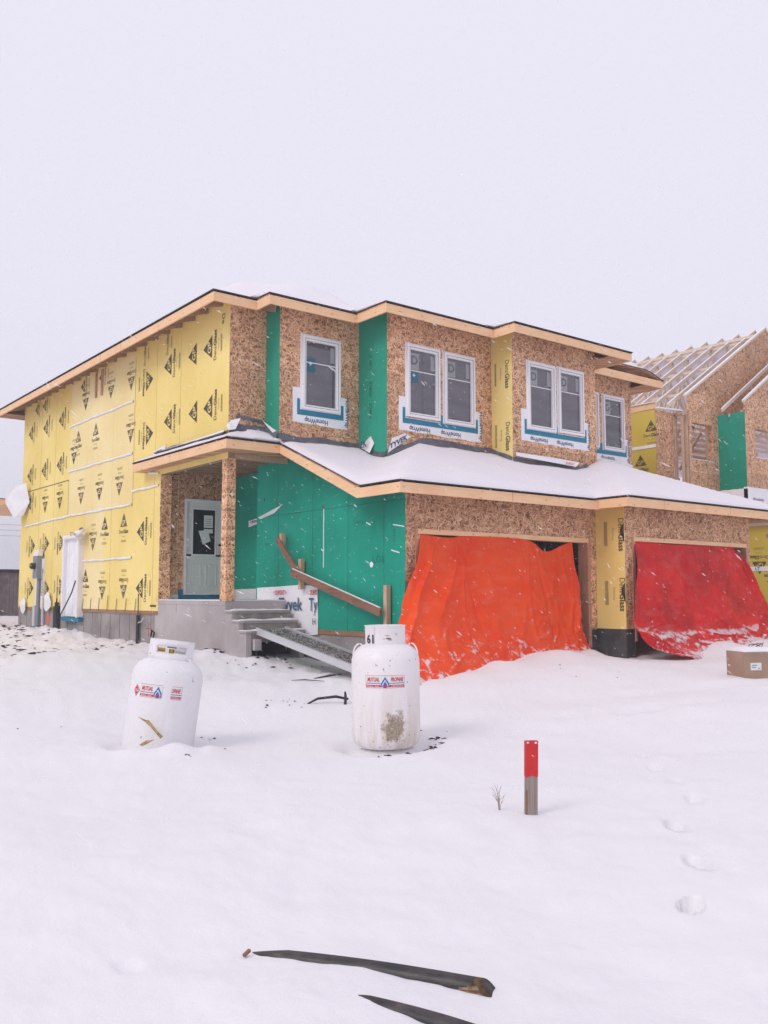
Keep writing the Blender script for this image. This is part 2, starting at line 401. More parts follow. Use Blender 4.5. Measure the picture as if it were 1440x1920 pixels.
ad = nt.nodes.new('ShaderNodeAddShader'); nt.links.new(bg.outputs[0], ad.inputs[0]); nt.links.new(b2.outputs[0], ad.inputs[1])
nt.links.new(ad.outputs[0], out.inputs[0])
sl = bpy.data.lights.new('sun', 'SUN'); sl.energy = .95; sl.angle = R(22); sl.color = (1, .94, .88)
so = bpy.data.objects.new('sun', sl); COL.objects.link(so)
a = R(SUN_AZ); sd = Vector((math.sin(a)*math.cos(R(SUN_EL)), math.cos(a)*math.cos(R(SUN_EL)), math.sin(R(SUN_EL))))
so.rotation_euler = sd.to_track_quat('Z', 'Y').to_euler(); so.location = (-10, -10, 20)
scene.view_settings.view_transform = 'Standard'; scene.view_settings.look = 'None'
scene.view_settings.exposure = 0; scene.view_settings.gamma = 1

# ------------------------------------------------------------------ ground
ANC = np.array([(-8.2,-15.3,.0),(-6,-12.2,.05),(-3.4,-10.8,.07),(-3.4,-12.1,.05),(-1.98,-7.4,-.07),(-2.1,-8.3,-.02),(-1.2,-8,-.02),(-2.8,-6.6,-.04),
 (-4,-6.1,-.03),(-4.3,-7.0,.03),(-5.2,-6.2,.06),(-3,-5.6,.0),(-.5,-4.8,.10),(.5,-3,.26),(-1,-2,.26),(0,0,.50),(-.4,-.4,.46),(.5,-1,.42),(-.3,1.5,.52),(-.3,2.9,.56),(-.3,5.2,.56),
 (-.3,8.4,.70),(-.3,12.7,.70),(-3,5,.42),(-6,8,.48),(-5,0,.22),(1.4,-5.0,.33),(2.6,-4.7,.42),(3.7,-4.5,.52),(5.3,-4.3,.56),(6.2,-4,.38),(6.2,-4.6,.40),(6.7,-5.1,.38),
 (8.3,-5,.56),(10.2,-5.2,.58),(4.8,-7.8,.37),(3,-8.4,.25),(1,-7,.14),(8,-9,.4),(14,-5,.9),(14,0,1.1),(20,-8,.8),(2,20,.8),(-10,15,.6),(0,-12,.1),
 (5,-14,.2),(-12,-5,.15),(-15,-20,0),(5,-25,0),(-14,10,.5),(.8,-1.8,.36),(1.2,-2.9,.33)])
FEET = [(-3.42,-12.14,.080,.046,.10,.45),(-4.05,-12.5,.085,.044,.10,-.6),(-2.86,-11.62,.080,.044,.085,.5),(-2.12,-11.27,.09,.05,.045,.1),(-1.62,-10.78,.09,.05,.03,.2),(-6.6,-11.52,.07,.05,.012,.5),(-1.1,-10.2,.10,.05,.03,.1),(-.6,-9.7,.10,.05,.03,.1)]
def gz_np(U, V):
    num = np.zeros_like(U); den = np.zeros_like(U)
    for (a, b, c) in ANC:
        wt = 1.0 / (((U-a)**2 + (V-b)**2 + .55)**1.8); num += wt*c; den += wt
    Z = num/den
    # long low drifts
    Z = Z + .028*np.sin(U*1.1+V*.55+.8)*np.cos(V*.9-U*.35) + .012*np.sin(U*2.3-V*1.7+1.3)*np.sin(V*1.9+.4) + .006*np.sin(5.1*U+2.2*V)*np.sin(3.9*V-1.3*U)
    Z += .006*np.sin(11*U+4*V+np.sin(3*V))*np.sin(9*V-5*U+np.sin(4*U))*np.clip((V+6)/4, 0.15, 1)
    for (a, b, r1, r2, dp, an) in FEET:
        t = R(52) + an; x = (U-a)*math.cos(t)+(V-b)*math.sin(t); y = -(U-a)*math.sin(t)+(V-b)*math.cos(t)
        q = (x/r1)**2+(y/r2)**2; Z -= dp*1.5*np.exp(-(q*.75)**2.4); Z += dp*.12*np.exp(-(np.sqrt(q)-1.5)**2*7)
    # faint ruts half filled by new snow, running off to the right
    for (a, b, c, d, wd, dp) in ((1.2,-6.6,6.5,-9.4,.16,.045),(.2,-7.4,6.0,-10.6,.16,.045),(-.8,-9.0,3.0,-12.6,.20,.03),(-1.9,-8.9,.4,-10.6,.25,-.03)):
        L = math.hypot(c-a, d-b); tx, ty = (c-a)/L, (d-b)/L; al = (U-a)*tx+(V-b)*ty; ac = -(U-a)*ty+(V-b)*tx + .12*np.sin(al*1.3)
        Z -= dp*np.exp(-(ac/wd)**2)*np.clip(al/.8, 0, 1)*np.clip((L-al)/1.2, 0, 1)*(.7+.3*np.sin(al*5+np.sin(al*11)))
    # sunk ring round each tank and the heap in front of the tilted one
    for (a, b, r, dp) in ((-1.985,-7.395,.40,.085),(-4.07,-6.11,.42,.08)):
        q = np.sqrt((U-a)**2+(V-b)**2); Z -= dp*np.exp(-((q-r)/.12)**2)
    for (a, b, r, h) in ((-4.13,-6.66,.20,.15),(-4.5,-6.6,.18,.06),(-3.75,-6.75,.14,.07),(-6.15,-12.3,.35,.03),(2.6,-4.55,.4,.10),(4.2,-4.5,.5,.13),(1.6,-4.9,.4,.05),(8.3,-5.15,.45,.12),(9.6,-5.35,.5,.12),(7.5,-5.0,.3,.07),(5.4,-4.2,.25,.12),(-.25,.2,.25,.10),(.15,-1.0,.2,.06)):
        Z += h*np.exp(-((U-a)**2+(V-b)**2)/r**2)
    return Z
def gz(u, v): return float(gz_np(np.array([float(u)]), np.array([float(v)]))[0])
def make_ground():
    rad = [0.0]; r = .9
    while r < 26: rad.append(r); r *= 1.0085 if r < 7 else 1.014
    while r < 240: rad.append(r); r *= 1.12
    base = math.atan2(.787, .617)
    ang = list(np.linspace(-R(30), R(30), 330)) + list(np.linspace(R(30), R(330), 60))[1:-1]
    ang = np.array(ang) + base; rr = np.array(rad[1:]); na = len(ang)
    U = EYE.x + np.outer(rr, np.cos(ang)); V = EYE.y + np.outer(rr, np.sin(ang)); Z = gz_np(U, V)
    n = noise.noise
    vs = [(EYE.x, EYE.y, gz(EYE.x, EYE.y))] + list(zip(U.ravel().tolist(), V.ravel().tolist(), Z.ravel().tolist()))
    # rougher snow by the house and over the spoil on the left
    o = [vs[0]]
    for (x, y, z) in vs[1:]:
        d = math.hypot(x-EYE.x, y-EYE.y)
        if d < 60:
            k = .012 + (.10 if (y > 1 and x < 0) else 0)*min(1, max(0, (y-1)/3)) + (.03 if y > -5 and x > -1.5 else 0)*min(1, max(0, (y+5)/2))
            nr = max(0, 1-d/9)*.0; wr = n((x*.7, y*.7, 11)); z += (.007*max(0, wr+.1)) * math.sin((x*.8-y*.6)*16 + 3*n((x*1.5, y*1.5, 2))) + .010*n((x*3.3, y*3.3, 21)) + .02*max(0, n((x*1.3, y*1.3, 33))-.25)
            z += k * n((x*2.1, y*2.1, 3)) + k*.6*n((x*6, y*6, 7)) + .004*n((x*17, y*17, 1))
        o.append((x, y, z))
    fs = [(0, 1+j, 1+(j+1) % na) for j in range(na)]
    for i in range(len(rr)-1):
        for j in range(na):
            k = (j+1) % na; fs.append((1+i*na+j, 1+(i+1)*na+j, 1+(i+1)*na+k, 1+i*na+k))
    mb = MB(); mb.mats = [M['snow']]; mb.v = o; mb.f = fs; mb.fm = [0]*len(fs)
    return struct(mb.build('snow_ground', smooth=True, fix=False))
make_ground()

# ------------------------------------------------------------------ height-field roofs
def hf(us, vs, mask, top, bot, m):
    mb = MB(); idx = {}; k = mb.mi(m)
    def vt(i, j, lvl):
        key = (i, j, lvl)
        if key not in idx:
            idx[key] = len(mb.v); u, v = us[i], vs[j]
            mb.v.append((u, v, top(u, v) if lvl else bot(u, v)))
        return idx[key]
    nu, nv = len(us)-1, len(vs)-1
    inn = [[mask((us[i]+us[i+1])/2, (vs[j]+vs[j+1])/2) for j in range(nv)] for i in range(nu)]
    def f(*a): mb.f.append(a); mb.fm.append(k)
    for i in range(nu):
        for j in range(nv):
            if not inn[i][j]: continue
            f(vt(i,j,1), vt(i+1,j,1), vt(i+1,j+1,1), vt(i,j+1,1)); f(vt(i,j+1,0), vt(i+1,j+1,0), vt(i+1,j,0), vt(i,j,0))
            for (di, dj, a, b) in ((-1,0,(i,j+1),(i,j)), (1,0,(i+1,j),(i+1,j+1)), (0,-1,(i,j),(i+1,j)), (0,1,(i+1,j+1),(i,j+1))):
                x, y = i+di, j+dj
                if 0 <= x < nu and 0 <= y < nv and inn[x][y]: continue
                f(vt(*a,0), vt(*b,0), vt(*b,1), vt(*a,1))
    return mb
def grid(a, b, step, ex):
    g = list(np.arange(a, b, step)) + [b] + list(ex); g = sorted(g); o = [g[0]]
    for x in g[1:]:
        if x - o[-1] > 1e-4: o.append(x)
    # drop loose lines too near an exact one
    e = set(round(x, 5) for x in list(ex) + [a, b])
    return [float(x) for i, x in enumerate(o) if round(x, 5) in e or all(abs(x-y) > step*.3 for y in e)]

# key numbers of the house, in metres
U1, V1, U2, V2, U3, V3, U4, V4 = .82, -.48, 2.74, -1.40, 5.65, -2.01, 8.43, -.75
UR = 11.46; GW = 1.35; GV = -3.66; UY = 6.27; GV2 = -4.35; GR = 10.76; REAR = 12.9
house = thing('unfinished_house', 'large unfinished two storey house clad in yellow, green and bare strand boards', 'house', (5, 4, .5))
SL = .417
def Rl(u, v):
    q = 4.49 + SL*(v+.5)
    if u < .85 and v > -.53: z = min(q, 4.49 + SL*(u+.3))
    else:
        u = max(u, .85)
        z = max(min(3.42 + SL*(v+4.16), 3.42 + SL*(u-.85)), q if v < .2 else 4.7)
        if u > 5.7: z = max(z, min(3.44 + SL*(v+4.85), 3.44 + SL*(u-5.75)))
        z = min(z, 3.44 + SL*(11.5-u))
    return z
def upw(u):
    return 0 if u < U1 else V1 if u < U2 else V2 if u < U3 else V3 if u < U4 else V4 if u < UR else 6
def mask_l(u, v, e=0):
    if u < 0: return -.3-e < u and -.5-e < v < 3.8+e
    ev = -.5 if u < .85-e else -4.16 if u < 5.75-e else -4.85
    return v > ev-e and v < upw(u)+.08 and u < 11.5+e
us = grid(-.3, 11.5, .11, [0, .85, 5.75, U1, U2, U3, U4, UR]); vs = grid(-4.85, 6, .11, [-4.16, -.5, 0, .08, 3.8, V1+.08, V2+.08, V3+.08, V4+.08])
hf(us, vs, mask_l, Rl, lambda u, v: Rl(u, v)-.025, M['osb']).build('lower_roof_deck', house)
e = .02
us2 = grid(-.3-e, 11.5+e, .11, [0, .85-e, 5.75-e, U1, U2, U3, U4, UR]); vs2 = grid(-4.85-e, 6, .11, [-4.16-e, -.5-e, 0, .08, 3.8+e, V1+.08, V2+.08, V3+.08, V4+.08])
hf(us2, vs2, lambda u, v: mask_l(u, v, e), lambda u, v: Rl(u, v)+.018, lambda u, v: Rl(u, v)+.003, M['felt']).build('roofing_felt', house)
def edge_d(u, v):
    if u < .85 and v > -.5:
        d = min(v+.5, u+.3 if u < .85 else 9)
        return max(0, min(d, 3.8-v))
    ev = -4.16 if u < 5.75 else -4.85
    d = v - ev
    if v < -.5: d = min(d, u-.85)
    if v < -4.16: d = min(d, u-5.75)
    return max(0, min(d, 11.5-u))
def snow_l(u, v):
    # the drift smooths the valleys
    s = sum(Rl(u+a, v+b) for a, b in ((0,0),(.18,0),(-.18,0),(0,.18),(0,-.18)) ) / 5 if edge_d(u, v) > .25 else Rl(u, v)
    t = min(1, edge_d(u, v)/.16); th = .075 if u > .3 else .035
    return max(s, Rl(u, v)) + .02 + th*(t*(2-t)) + (.02*noise.noise((u*1.3, v*1.3, 0)) + .006*noise.noise((u*5, v*5, 0)))*t
hf(us, vs, mask_l, snow_l, lambda u, v: Rl(u, v)+.018, M['roofsnow']).build('lower_roof_snow', house, smooth=True)

# upper roof
SU = .30
def Ru(u, v):
    z = max(min(u+.62, v+.52), min(u-.29, v+1.0), min(u-2.3, v+1.95), min(u-5.2, v+2.55, 9.1-u), min(u-5.2, v+1.3))
    return 7.2 + SU*max(0, min(z, 12.1-u, 13.6-v))
def mask_u(u, v, e=0):
    ev = -.52 if u < .29-e else -1.0 if u < 2.3-e else -1.95 if u < 5.2-e else -2.55 if u < 9.1+e else -1.3
    return v > ev-e
def upper_grid(e, st): return (grid(-.62-e, 12.1+e, st, [.29-e, 2.3-e, 5.2-e, 9.1+e]), grid(-2.55-e, 13.6+e, st, [-.52-e, -1.0-e, -1.95-e, -1.3-e]))
gu, gv = upper_grid(0, .25)
hf(gu, gv, mask_u, Ru, lambda u, v: Ru(u, v)-.025, M['osb']).build('upper_roof_deck', house)
g2 = upper_grid(e, .25)
hf(*g2, lambda u, v: mask_u(u, v, e), lambda u, v: Ru(u, v)+.02, lambda u, v: Ru(u, v)+.002, M['felt']).build('roofing_felt', house)
def snow_u(u, v):
    ev = -.52 if u < .29 else -1.0 if u < 2.3 else -1.95 if u < 5.2 else -2.55 if u < 9.1 else -1.3
    d = max(0, min(v-ev, u+.62, 12.1-u, 13.6-v)); 
    if v < -.52: d = min(d, abs(u-.29) if u > .29 else 9)
    t = min(1, d/.3); z = Ru(u, v) + .02 + .07*t
    g = (1/(1+math.exp(-(u-.3)*3)))*(1/(1+math.exp((u-3.0)*5)))*math.exp(-((v-.55)/.75)**2)
    z += .42*g*min(1, d/.6) + .1*max(0, 1-abs(u-10.9)/1.4)*t
    return z + .02*noise.noise((u, v, 0))*t
hf(gu, gv, mask_u, snow_u, lambda u, v: Ru(u, v)+.02, M['roofsnow']).build('upper_roof_snow', house, smooth=True)

# fascia boards
def fas_front(mb, u0, u1, v, zt, h=.19, joints=()):
    mb.cut(); mb.box(u0, u1, v, v+.038, zt-h, zt, M['pine'])
    for j in joints: mb.box(j-.003, j+.003, v-.002, v, zt-h, zt, M['oldwood'])
def fas_side(mb, u, v0, v1, zt, h=.19, joints=()):
    mb.cut(); mb.box(u, u+.038, v0, v1, zt-h, zt, M['pine'])
    for j in joints: mb.box(u-.002, u, j-.003, j+.003, zt-h, zt, M['oldwood'])
mb = MB()
zt = 7.197
fas_side(mb, -.62, -.52, 13.6, zt, joints=(3.9, 5.1, 8.6, 9.9)); fas_front(mb, -.58, .33, -.52, zt)
fas_side(mb, .292, -1.0, -.522, zt); fas_front(mb, .33, 2.34, -1.0, zt)
fas_side(mb, 2.302, -1.95, -1.002, zt); fas_front(mb, 2.34, 5.24, -1.95, zt)
fas_side(mb, 5.202, -2.55, -1.952, zt); fas_front(mb, 5.24, 9.1, -2.55, zt)
fas_side(mb, 9.062, -2.51, -1.3, zt); fas_front(mb, 9.06, 12.1, -1.3, zt)
mb.cut(); mb.box(12.062, 12.1, -1.26, 13.6, zt-.19, zt, M['pine']); mb.cut(); mb.box(-.62, 12.1, 13.562, 13.6, zt-.19, zt, M['pine'])
mb.build_each('fascia_board', house); mb = MB()
for (a, b, c, d) in ((8.43, 9.06, -2.51, -1.26), (UR, 12.06, -1.26, 13.5)): mb.cut(); mb.box(a, b, c, d, zt-.165, zt-.15, M['osb'])
mb.cut(); mb.box(-.58, .3, 12.95, 13.56, zt-.17, zt-.155, M['osb'])
mb.build_each('soffit_board', house)
mb = MB()
n = 0
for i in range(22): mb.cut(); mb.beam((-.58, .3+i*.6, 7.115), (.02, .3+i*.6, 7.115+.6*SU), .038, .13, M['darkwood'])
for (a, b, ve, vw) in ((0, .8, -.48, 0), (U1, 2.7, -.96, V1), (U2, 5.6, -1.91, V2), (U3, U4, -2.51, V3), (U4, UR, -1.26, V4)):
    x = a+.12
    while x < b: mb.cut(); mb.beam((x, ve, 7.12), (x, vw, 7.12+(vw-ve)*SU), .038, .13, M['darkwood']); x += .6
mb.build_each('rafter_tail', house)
mb = MB()
zl = 4.487
fas_side(mb, -.3, -.5, 3.8, zl, .19, joints=(1.9,)); fas_front(mb, -.262, .85, -.5, zl)
mb.cut(); mb.box(-.3, .0, 3.802, 3.82, zl-.19, zl, M['pine'])
# raking board down the left edge of the garage roof
for (va, vb) in ((-2.98, -.5),):
    za, zb = 3.42, 4.487; mb.cut()
    mb.add([(.85,va,za-.19),(.85,vb,zb-.19),(.85,vb,zb),(.85,va,za),(.888,va,za-.19),(.888,vb,zb-.19),(.888,vb,zb),(.888,va,za)],
           [(0,1,2,3),(7,6,5,4),(0,4,5,1),(3,2,6,7),(0,3,7,4),(1,5,6,2)], M['pine'])
fas_side(mb, .85, -4.16, -2.98, 3.418); fas_front(mb, .888, 5.79, -4.16, 3.418, joints=(3.4,))
fas_side(mb, 5.75, -4.85, -4.16, 3.436); fas_front(mb, 5.788, 11.5, -4.85, 3.436, joints=(6.9, 9.2))
mb.cut(); mb.box(11.462, 11.5, -4.81, 6, 3.246, 3.436, M['pine'])
mb.build_each('fascia_board', house)
mb = MB()
for (a, b, ve, vw) in ((1.0, 5.7, -4.12, GV), (6.3, 11.4, -4.81, GV2)):
    x = a
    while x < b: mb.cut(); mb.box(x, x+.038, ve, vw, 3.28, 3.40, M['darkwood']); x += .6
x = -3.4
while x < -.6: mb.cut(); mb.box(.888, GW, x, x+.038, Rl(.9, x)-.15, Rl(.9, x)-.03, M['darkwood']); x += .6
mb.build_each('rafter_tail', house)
mb = MB()                                                       # lower roof of the rear extension, a sliver past the back corner
mb.box(-1.5, 3, 13.2, 17, 4.28, 4.47, M['pine']); mb.box(-1.52, 3, 13.18, 17, 4.473, 4.49, M['felt'])
mb.build('rear_extension', house)

# ------------------------------------------------------------------ walls
T = .15
def walls(mb, m, axis, c, a0, a1, z0, z1, holes=(), sgn=1, T=None):
    """upright wall; axis 'u': plane u=c running along v; axis 'v': plane v=c running along u; body lies on the + side"""
    def bx(p, q, r, s):
        if q-p < 1e-4 or s-r < 1e-4: return
        if axis == 'u': mb.box(c, c+T*sgn, p, q, r, s, m)
        else: mb.box(p, q, c, c+T*sgn, r, s, m)
    T = T or (.012 if axis == 'u' else .15)
    hs = sorted(holes); p = a0
    for (h0, h1, k0, k1) in hs:
        bx(p, h0, z0, z1); bx(h0, h1, z0, k0); bx(h0, h1, k1, z1); p = h1
    bx(p, a1, z0, z1)

# prints -----------------------------------------------------------------
def logo(mb, c, r, u, full=True, s=1.0, out=None, ym=None, ink=None, tri=True, txt=True):
    c = Vector(c); r = Vector(r); u = Vector(u); out = Vector(out); ym = ym or M['yellow']; ink = ink or M['ink']
    o1 = out*.003; o2 = out*.006
    if tri:
        mb.add([c - r*.23*s - u*.13*s + o1, c + r*.23*s - u*.13*s + o1, c + u*.24*s + o1], [(0,1,2)], ink)
        text(mb, 'GP', c - u*.095*s + o2, r, u, .135*s, ym, .02)
        mb.add([c + r*.035*s - u*.15*s + o1, c + r*.055*s - u*.15*s + o1, c + r*.055*s - u*.05*s + o2*1.3, c + r*.035*s - u*.05*s + o2*1.3], [(0,1,2,3)], ink)
    if txt and full:
        b = c - u*.31*s + o1
        text(mb, 'Dens', b - r*.30*s, r, u, .105*s, ink, .0, width=.27*s, align='L')
        text(mb, 'Glass', b - r*.01*s, r, u, .105*s, ink, .025, width=.32*s, align='L')
        text(mb, 'Sheathing', b - u*.10*s, r, u, .04*s, M['ink2'], 0)
        for q in (.20, .235):
            a = b - u*q*s; mb.add([a - r*.17*s, a + r*.17*s, a + r*.17*s + u*.018*s, a - r*.17*s + u*.018*s], [(0,1,2,3)], M['ink2'])

mb = MB()
# ground floor and upper floor left wall: one flush sheet
walls(mb, M['yellow'], 'u', 0, 3.0, REAR, 1.2, 7.34, [(7.62, 8.60, 1.2, 3.05)])
walls(mb, M['yellow'], 'u', 0, 0, 3.0, 4.19, 7.34)
Rr, Ur = (0,-1,0), (0,0,1); OUT = (-1,0,0)
# the paler boards in the middle, each set 3 mm proud
def panel(v0, v1, z0, z1, m): mb.box(-.003, .0, v0, v1, z0, z1, m)
panel(4.50, 8.78, 3.67, 7.2, M['yellow2']); panel(6.2, 7.5, 1.25, 3.64, M['yellow2'])
OFF = Vector((-.004,0,0))
lo = {'L': [(.85,6.52,1),(1.51,6.52,0),(2.7,6.53,1),(.82,5.3,1),(1.48,5.3,0),(2.67,5.33,1),(9.52,6.37,1),(10.86,6.37,1),(12.18,6.35,1),(9.56,5.15,1),(10.85,5.15,1),(12.17,5.12,1),(12.12,4.3,1),(3.97,2.99,1),(3.96,1.74,1)],
 'R': [(3.74,6.4,1),(3.68,5.18,1),(9.27,3.0,1),(10.47,3.02,1),(11.73,3.0,1),(9.17,1.82,1),(11.72,1.78,1),(10.36,1.76,1)],
 'D': [(7.69,6.53,1),(5.99,6.54,1),(4.74,6.53,1),(4.70,5.32,1),(8.45,5.22,1),(7.85,4.1,1),(6.56,4.11,1),(5.27,4.12,1),(10.72,4.09,1),(9.46,4.1,1),(6.88,2.89,1),(6.19,1.7,1),(4.91,1.72,1)],
 'U': [(8.15,5.71,1),(6.93,5.69,1),(6.15,3.28,1),(4.95,3.27,1),(7.35,2.04,1)]}
fr = {'L': ((0,0,1),(0,1,0)), 'R': ((0,0,-1),(0,-1,0)), 'D': ((0,1,0),(0,0,-1)), 'U': ((0,-1,0),(0,0,1))}
for k, lst in lo.items():
    for (v, z, full) in lst:
        sc = 1.0 if k in 'LR' else .86
        pale = 4.5 < v < 8.8
        logo(mb, (-.004, v+random.uniform(-.03,.03), z+random.uniform(-.02,.02)), *fr[k], bool(full), sc, OUT, M['yellow2'] if pale else M['yellow'], M['inkfade'] if pale and random.random() < .7 else M['ink'])
# cut-off marks along the top of the wall
for v in (3.0, 4.2, 6.6, 7.9, 11.0, 11.7): logo(mb, (-.004, v, 7.02), *fr['L'], True, .8, OUT, tri=(v > 6))
text(mb, 'De', (-.006, .30, 6.96), (0,0,-1), (0,-1,0), .12, M['ink'])
# board joints
for v in (2.1, 3.3, 5.75, 9.95, 11.2): mb.box(-.0035, 0, v, v+.005, 1.25, 7.1, M['ink2'])
for (v0, v1, z) in ((8.8, 12.3, 4.63),): mb.box(-.006, 0, v0, v1, z, z+.02, M['joint'])
mb.box(-.006, 0, 8.785, 8.80, 3.67, 4.63, M['joint']); mb.box(-.006, 0, 4.485, 4.497, 3.6, 7.1, M['ink2'])
for v in (6.9, 6.5): mb.box(-.03, 0, v, v+.11, 6.55, 7.2, M['pine_red'])
# nail dots
for i in range(150):
    v = random.uniform(.1, 12.7); z = random.uniform(4.4 if v < 3 else 1.3, 6.9); mb.box(-.005, 0, v, v+.014, z, z+.014, M['ink2'])
for i in range(9):
    v = 4.2+i*.55; mb.beam((-.012, v, 1.22), (-.03, v-.10, 1.5+.12*random.random()), .012, .012, M['fence'])
mb.build('yellow_side_wall', house)
# house-wrap strips over the board joints
mb = MB()
def strip(v0, v1, z0, z1, h=.05, wob=.02):
    N = max(4, int(abs(v1-v0)/.12)); top = []; bot = []
    for i in range(N+1):
        t = i/N; v = v0+(v1-v0)*t; z = z0+(z1-z0)*t + wob*noise.noise((v*1.7, z0*9, 0)) + wob*.5*noise.noise((v*6, z0, 2)); hh = h*(1+.5*noise.noise((v*3, 5, z0)))
        top.append((v, z+hh/2)); bot.append((v, z-hh/2))
    vs = []
    for (v, z) in top: vs += [(-.008, v, z), (-.03, v, z-.004)]
    for (v, z) in bot: vs += [(-.03, v, z+.004), (-.008, v, z)]
    K = 2*(N+1); fs = []
    for i in range(N):
        a = 2*i; fs += [(a, a+2, a+3, a+1), (a+1, a+3, K+a+2, K+a), (K+a, K+a+2, K+a+3, K+a+1)]
    mb.add(vs, fs, M['wrap'])
for s_ in ((8.82,4.56,6.07,6.06),(8.82,4.54,4.85,4.84),(8.79,4.52,3.67,3.66),(12.45,8.79,3.62,3.67),(7.58,4.45,2.44,2.44),(4.49,3.06,3.95,3.97),(3.6,3.06,4.28,4.22)): mb.cut(); strip(*s_)
mb.build_each('seam_strip', house, smooth=True)

# front faces, upper floor
def windows_of(lst): return [(a, b, c, d) for (a, b, c, d) in lst]
W1 = [(1.34, 2.25, 5.23, 6.71)]; W2 = [(3.25, 4.13, 5.17, 6.66), (4.26, 5.13, 5.15, 6.65)]
W3 = [(6.13, 7.01, 5.16, 6.64), (7.12, 7.97, 5.18, 6.65)]; W4 = [(9.25, 10.08, 5.30, 6.70), (10.27, 11.12, 5.28, 6.69)]
mb = MB()
walls(mb, M['osb'], 'v', 0.001, .013, U1, 4.5, 7.34); walls(mb, M['osb'], 'v', V1, U1+.013, U2, 4.3, 7.34, W1)
walls(mb, M['osb'], 'v', V2, U2+.013, U3, 4.2, 7.34, W2); walls(mb, M['osb'], 'v', V3, U3+.013, U4, 4.2, 7.34, W3)
walls(mb, M['osb'], 'v', V4, U4, UR, 4.2, 7.34, W4)
mb.box(UR-.15, UR, V4+T, REAR, 1.2, 7.26, M['osb']); mb.box(U4-.15, U4, V3+T, V4, 4.2, 7.26, M['osb'])
mb.box(.02, UR-.15, REAR-.15, REAR, 1.2, 7.26, M['osb'])
for (u, z0, z1, v) in ((2.02, 6.75, 7.1, V1), (3.7, 4.7, 7.1, V2), (6.9, 4.7, 5.1, V3), (.43, 4.9, 7.0, 0)): mb.box(u, u+.004, v-.002, v, z0, z1, M['joint'])
mb.build('upper_front_wall', house)
mb = MB(); walls(mb, M['green2'], 'u', U1, V1-.003, -.003, 4.3, 7.34); mb.cut(); walls(mb, M['green2'], 'u', U2, V2-.003, V1-.003, 4.0, 7.34)
for z in (5.75, 6.3, 5.3):                              # the board maker's faint stamp, running up the board
    text(mb, 'FORCE', (U2-.004, -.92, z), (0,0,1), (0,1,0), .07, M['inkg'])
mb.build_each('green_return_panel', house)
mb = MB(); walls(mb, M['yellow'], 'u', U3, V3-.003, V2-.003, 4.1, 7.34)
for z in (6.35, 5.0):
    text(mb, 'Dens', (U3-.004, -1.83, z+.26), (0,0,-1), (0,-1,0), .12, M['ink'], 0, width=.27, align='L')
    text(mb, 'Glass', (U3-.004, -1.83, z-.03), (0,0,-1), (0,-1,0), .12, M['ink'], .025, width=.32, align='L')
    text(mb, 'Sheathing', (U3-.004, -1.68, z), (0,0,-1), (0,-1,0), .045, M['ink2'])
    mb.box(U3-.004, U3, -1.56, -1.51, z-.25, z+.25, M['ink2'])
mb.build('yellow_return_panel', house)

# windows ----------------------------------------------------------------
def window(par, u0, u1, z0, z1, v, glass, D=True, blue=False, sheet=True, name='window'):
    mb = MB(); fw = .060; pr = .05
    for (a, b, c, d) in ((u0, u1, z0, z0+fw), (u0, u1, z1-fw, z1), (u0, u0+fw, z0+fw, z1-fw), (u1-fw, u1, z0+fw, z1-fw)):
        mb.box(a, b, v-pr, v+.09, c, d, M['pvc'])
    s = fw+.036
    for (a, b, c, d) in ((u0+fw, u1-fw, z0+fw, z0+s), (u0+fw, u1-fw, z1-s, z1-fw), (u0+fw, u0+s, z0+s, z1-s), (u1-s, u1-fw, z0+s, z1-s)):
        mb.box(a, b, v-pr+.025, v+.08, c, d, M['pvc'])
    # dark gasket line round the sash
    g = .008
    for (a, b, c, d) in ((u0+fw-g, u1-fw+g, z0+fw-g, z0+fw), (u0+fw-g, u1-fw+g, z1-fw, z1-fw+g), (u0+fw-g, u0+fw, z0+fw, z1-fw), (u1-fw, u1-fw+g, z0+fw, z1-fw)):
        mb.box(a, b, v-pr-.002, v-pr, c, d, M['fence'])
    # nailing fin
    for (a, b, c, d) in ((u0-.035, u1+.035, z1, z1+.035), (u0-.035, u0, z0, z1), (u1, u1+.035, z0, z1)): mb.box(a, b, v-.006, v, c, d, M['pvc'])
    fo = mb.build(name, par, bev=.004)
    gb = MB(); gb.box(u0+s, u1-s, v+.02, v+.03, z0+s, z1-s, glass); gb.build('pane', fo)
    zm = z1-s-(z1-z0-2*s)*.33
    mu = MB(); mu.box(u0+s, u1-s, v+.008, v+.0195, zm-.009, zm+.009, M['pvc']); mu.build('muntin', fo)
    st = MB(); vv = v+.017
    if D:
        st.box(u0+s+.02, u0+s+.25, vv, v+.0195, z1-s-.40, z1-s-.06, M['frost'])
        text(st, 'D', (u0+s+.135, vv-.002, z1-s-.29), (1,0,0), (0,0,1), .17, M['glass'], .04)
    if blue:
        st.cut()
        st.box(u0+s+.0, u0+s+.24, vv, v+.0195, zm-.24, zm-.012, M['bluefilm']) if D else st.box(u0+s+.0, u0+s+.24, vv, v+.0195, zm-.19, zm+.10, M['bluefilm'])
        text(st, '+', (u0+s+.12, vv-.002, zm-.14 if D else zm-.07), (1,0,0), (0,0,1), .10, M['paper'], .03)
    st.cut()
    if sheet: st.box(u1-s-.12, u1-s-.02, vv, v+.0195, z1-s-.36, z1-s-.05, M['frost'])
    if st.v: st.build_each('sticker', fo)
    return fo
window(house, *W1[0], V1, M['glass'], False, True)
window(house, *W2[0], V2, M['glass'], True, True); window(house, *W2[1], V2, M['glass'])
window(house, *W3[0], V3, M['glass']); window(house, *W3[1], V3, M['glass'])
window(house, *W4[0], V4, M['glass2'], False, False, False); window(house, *W4[1], V4, M['glass2'], True, False, False)

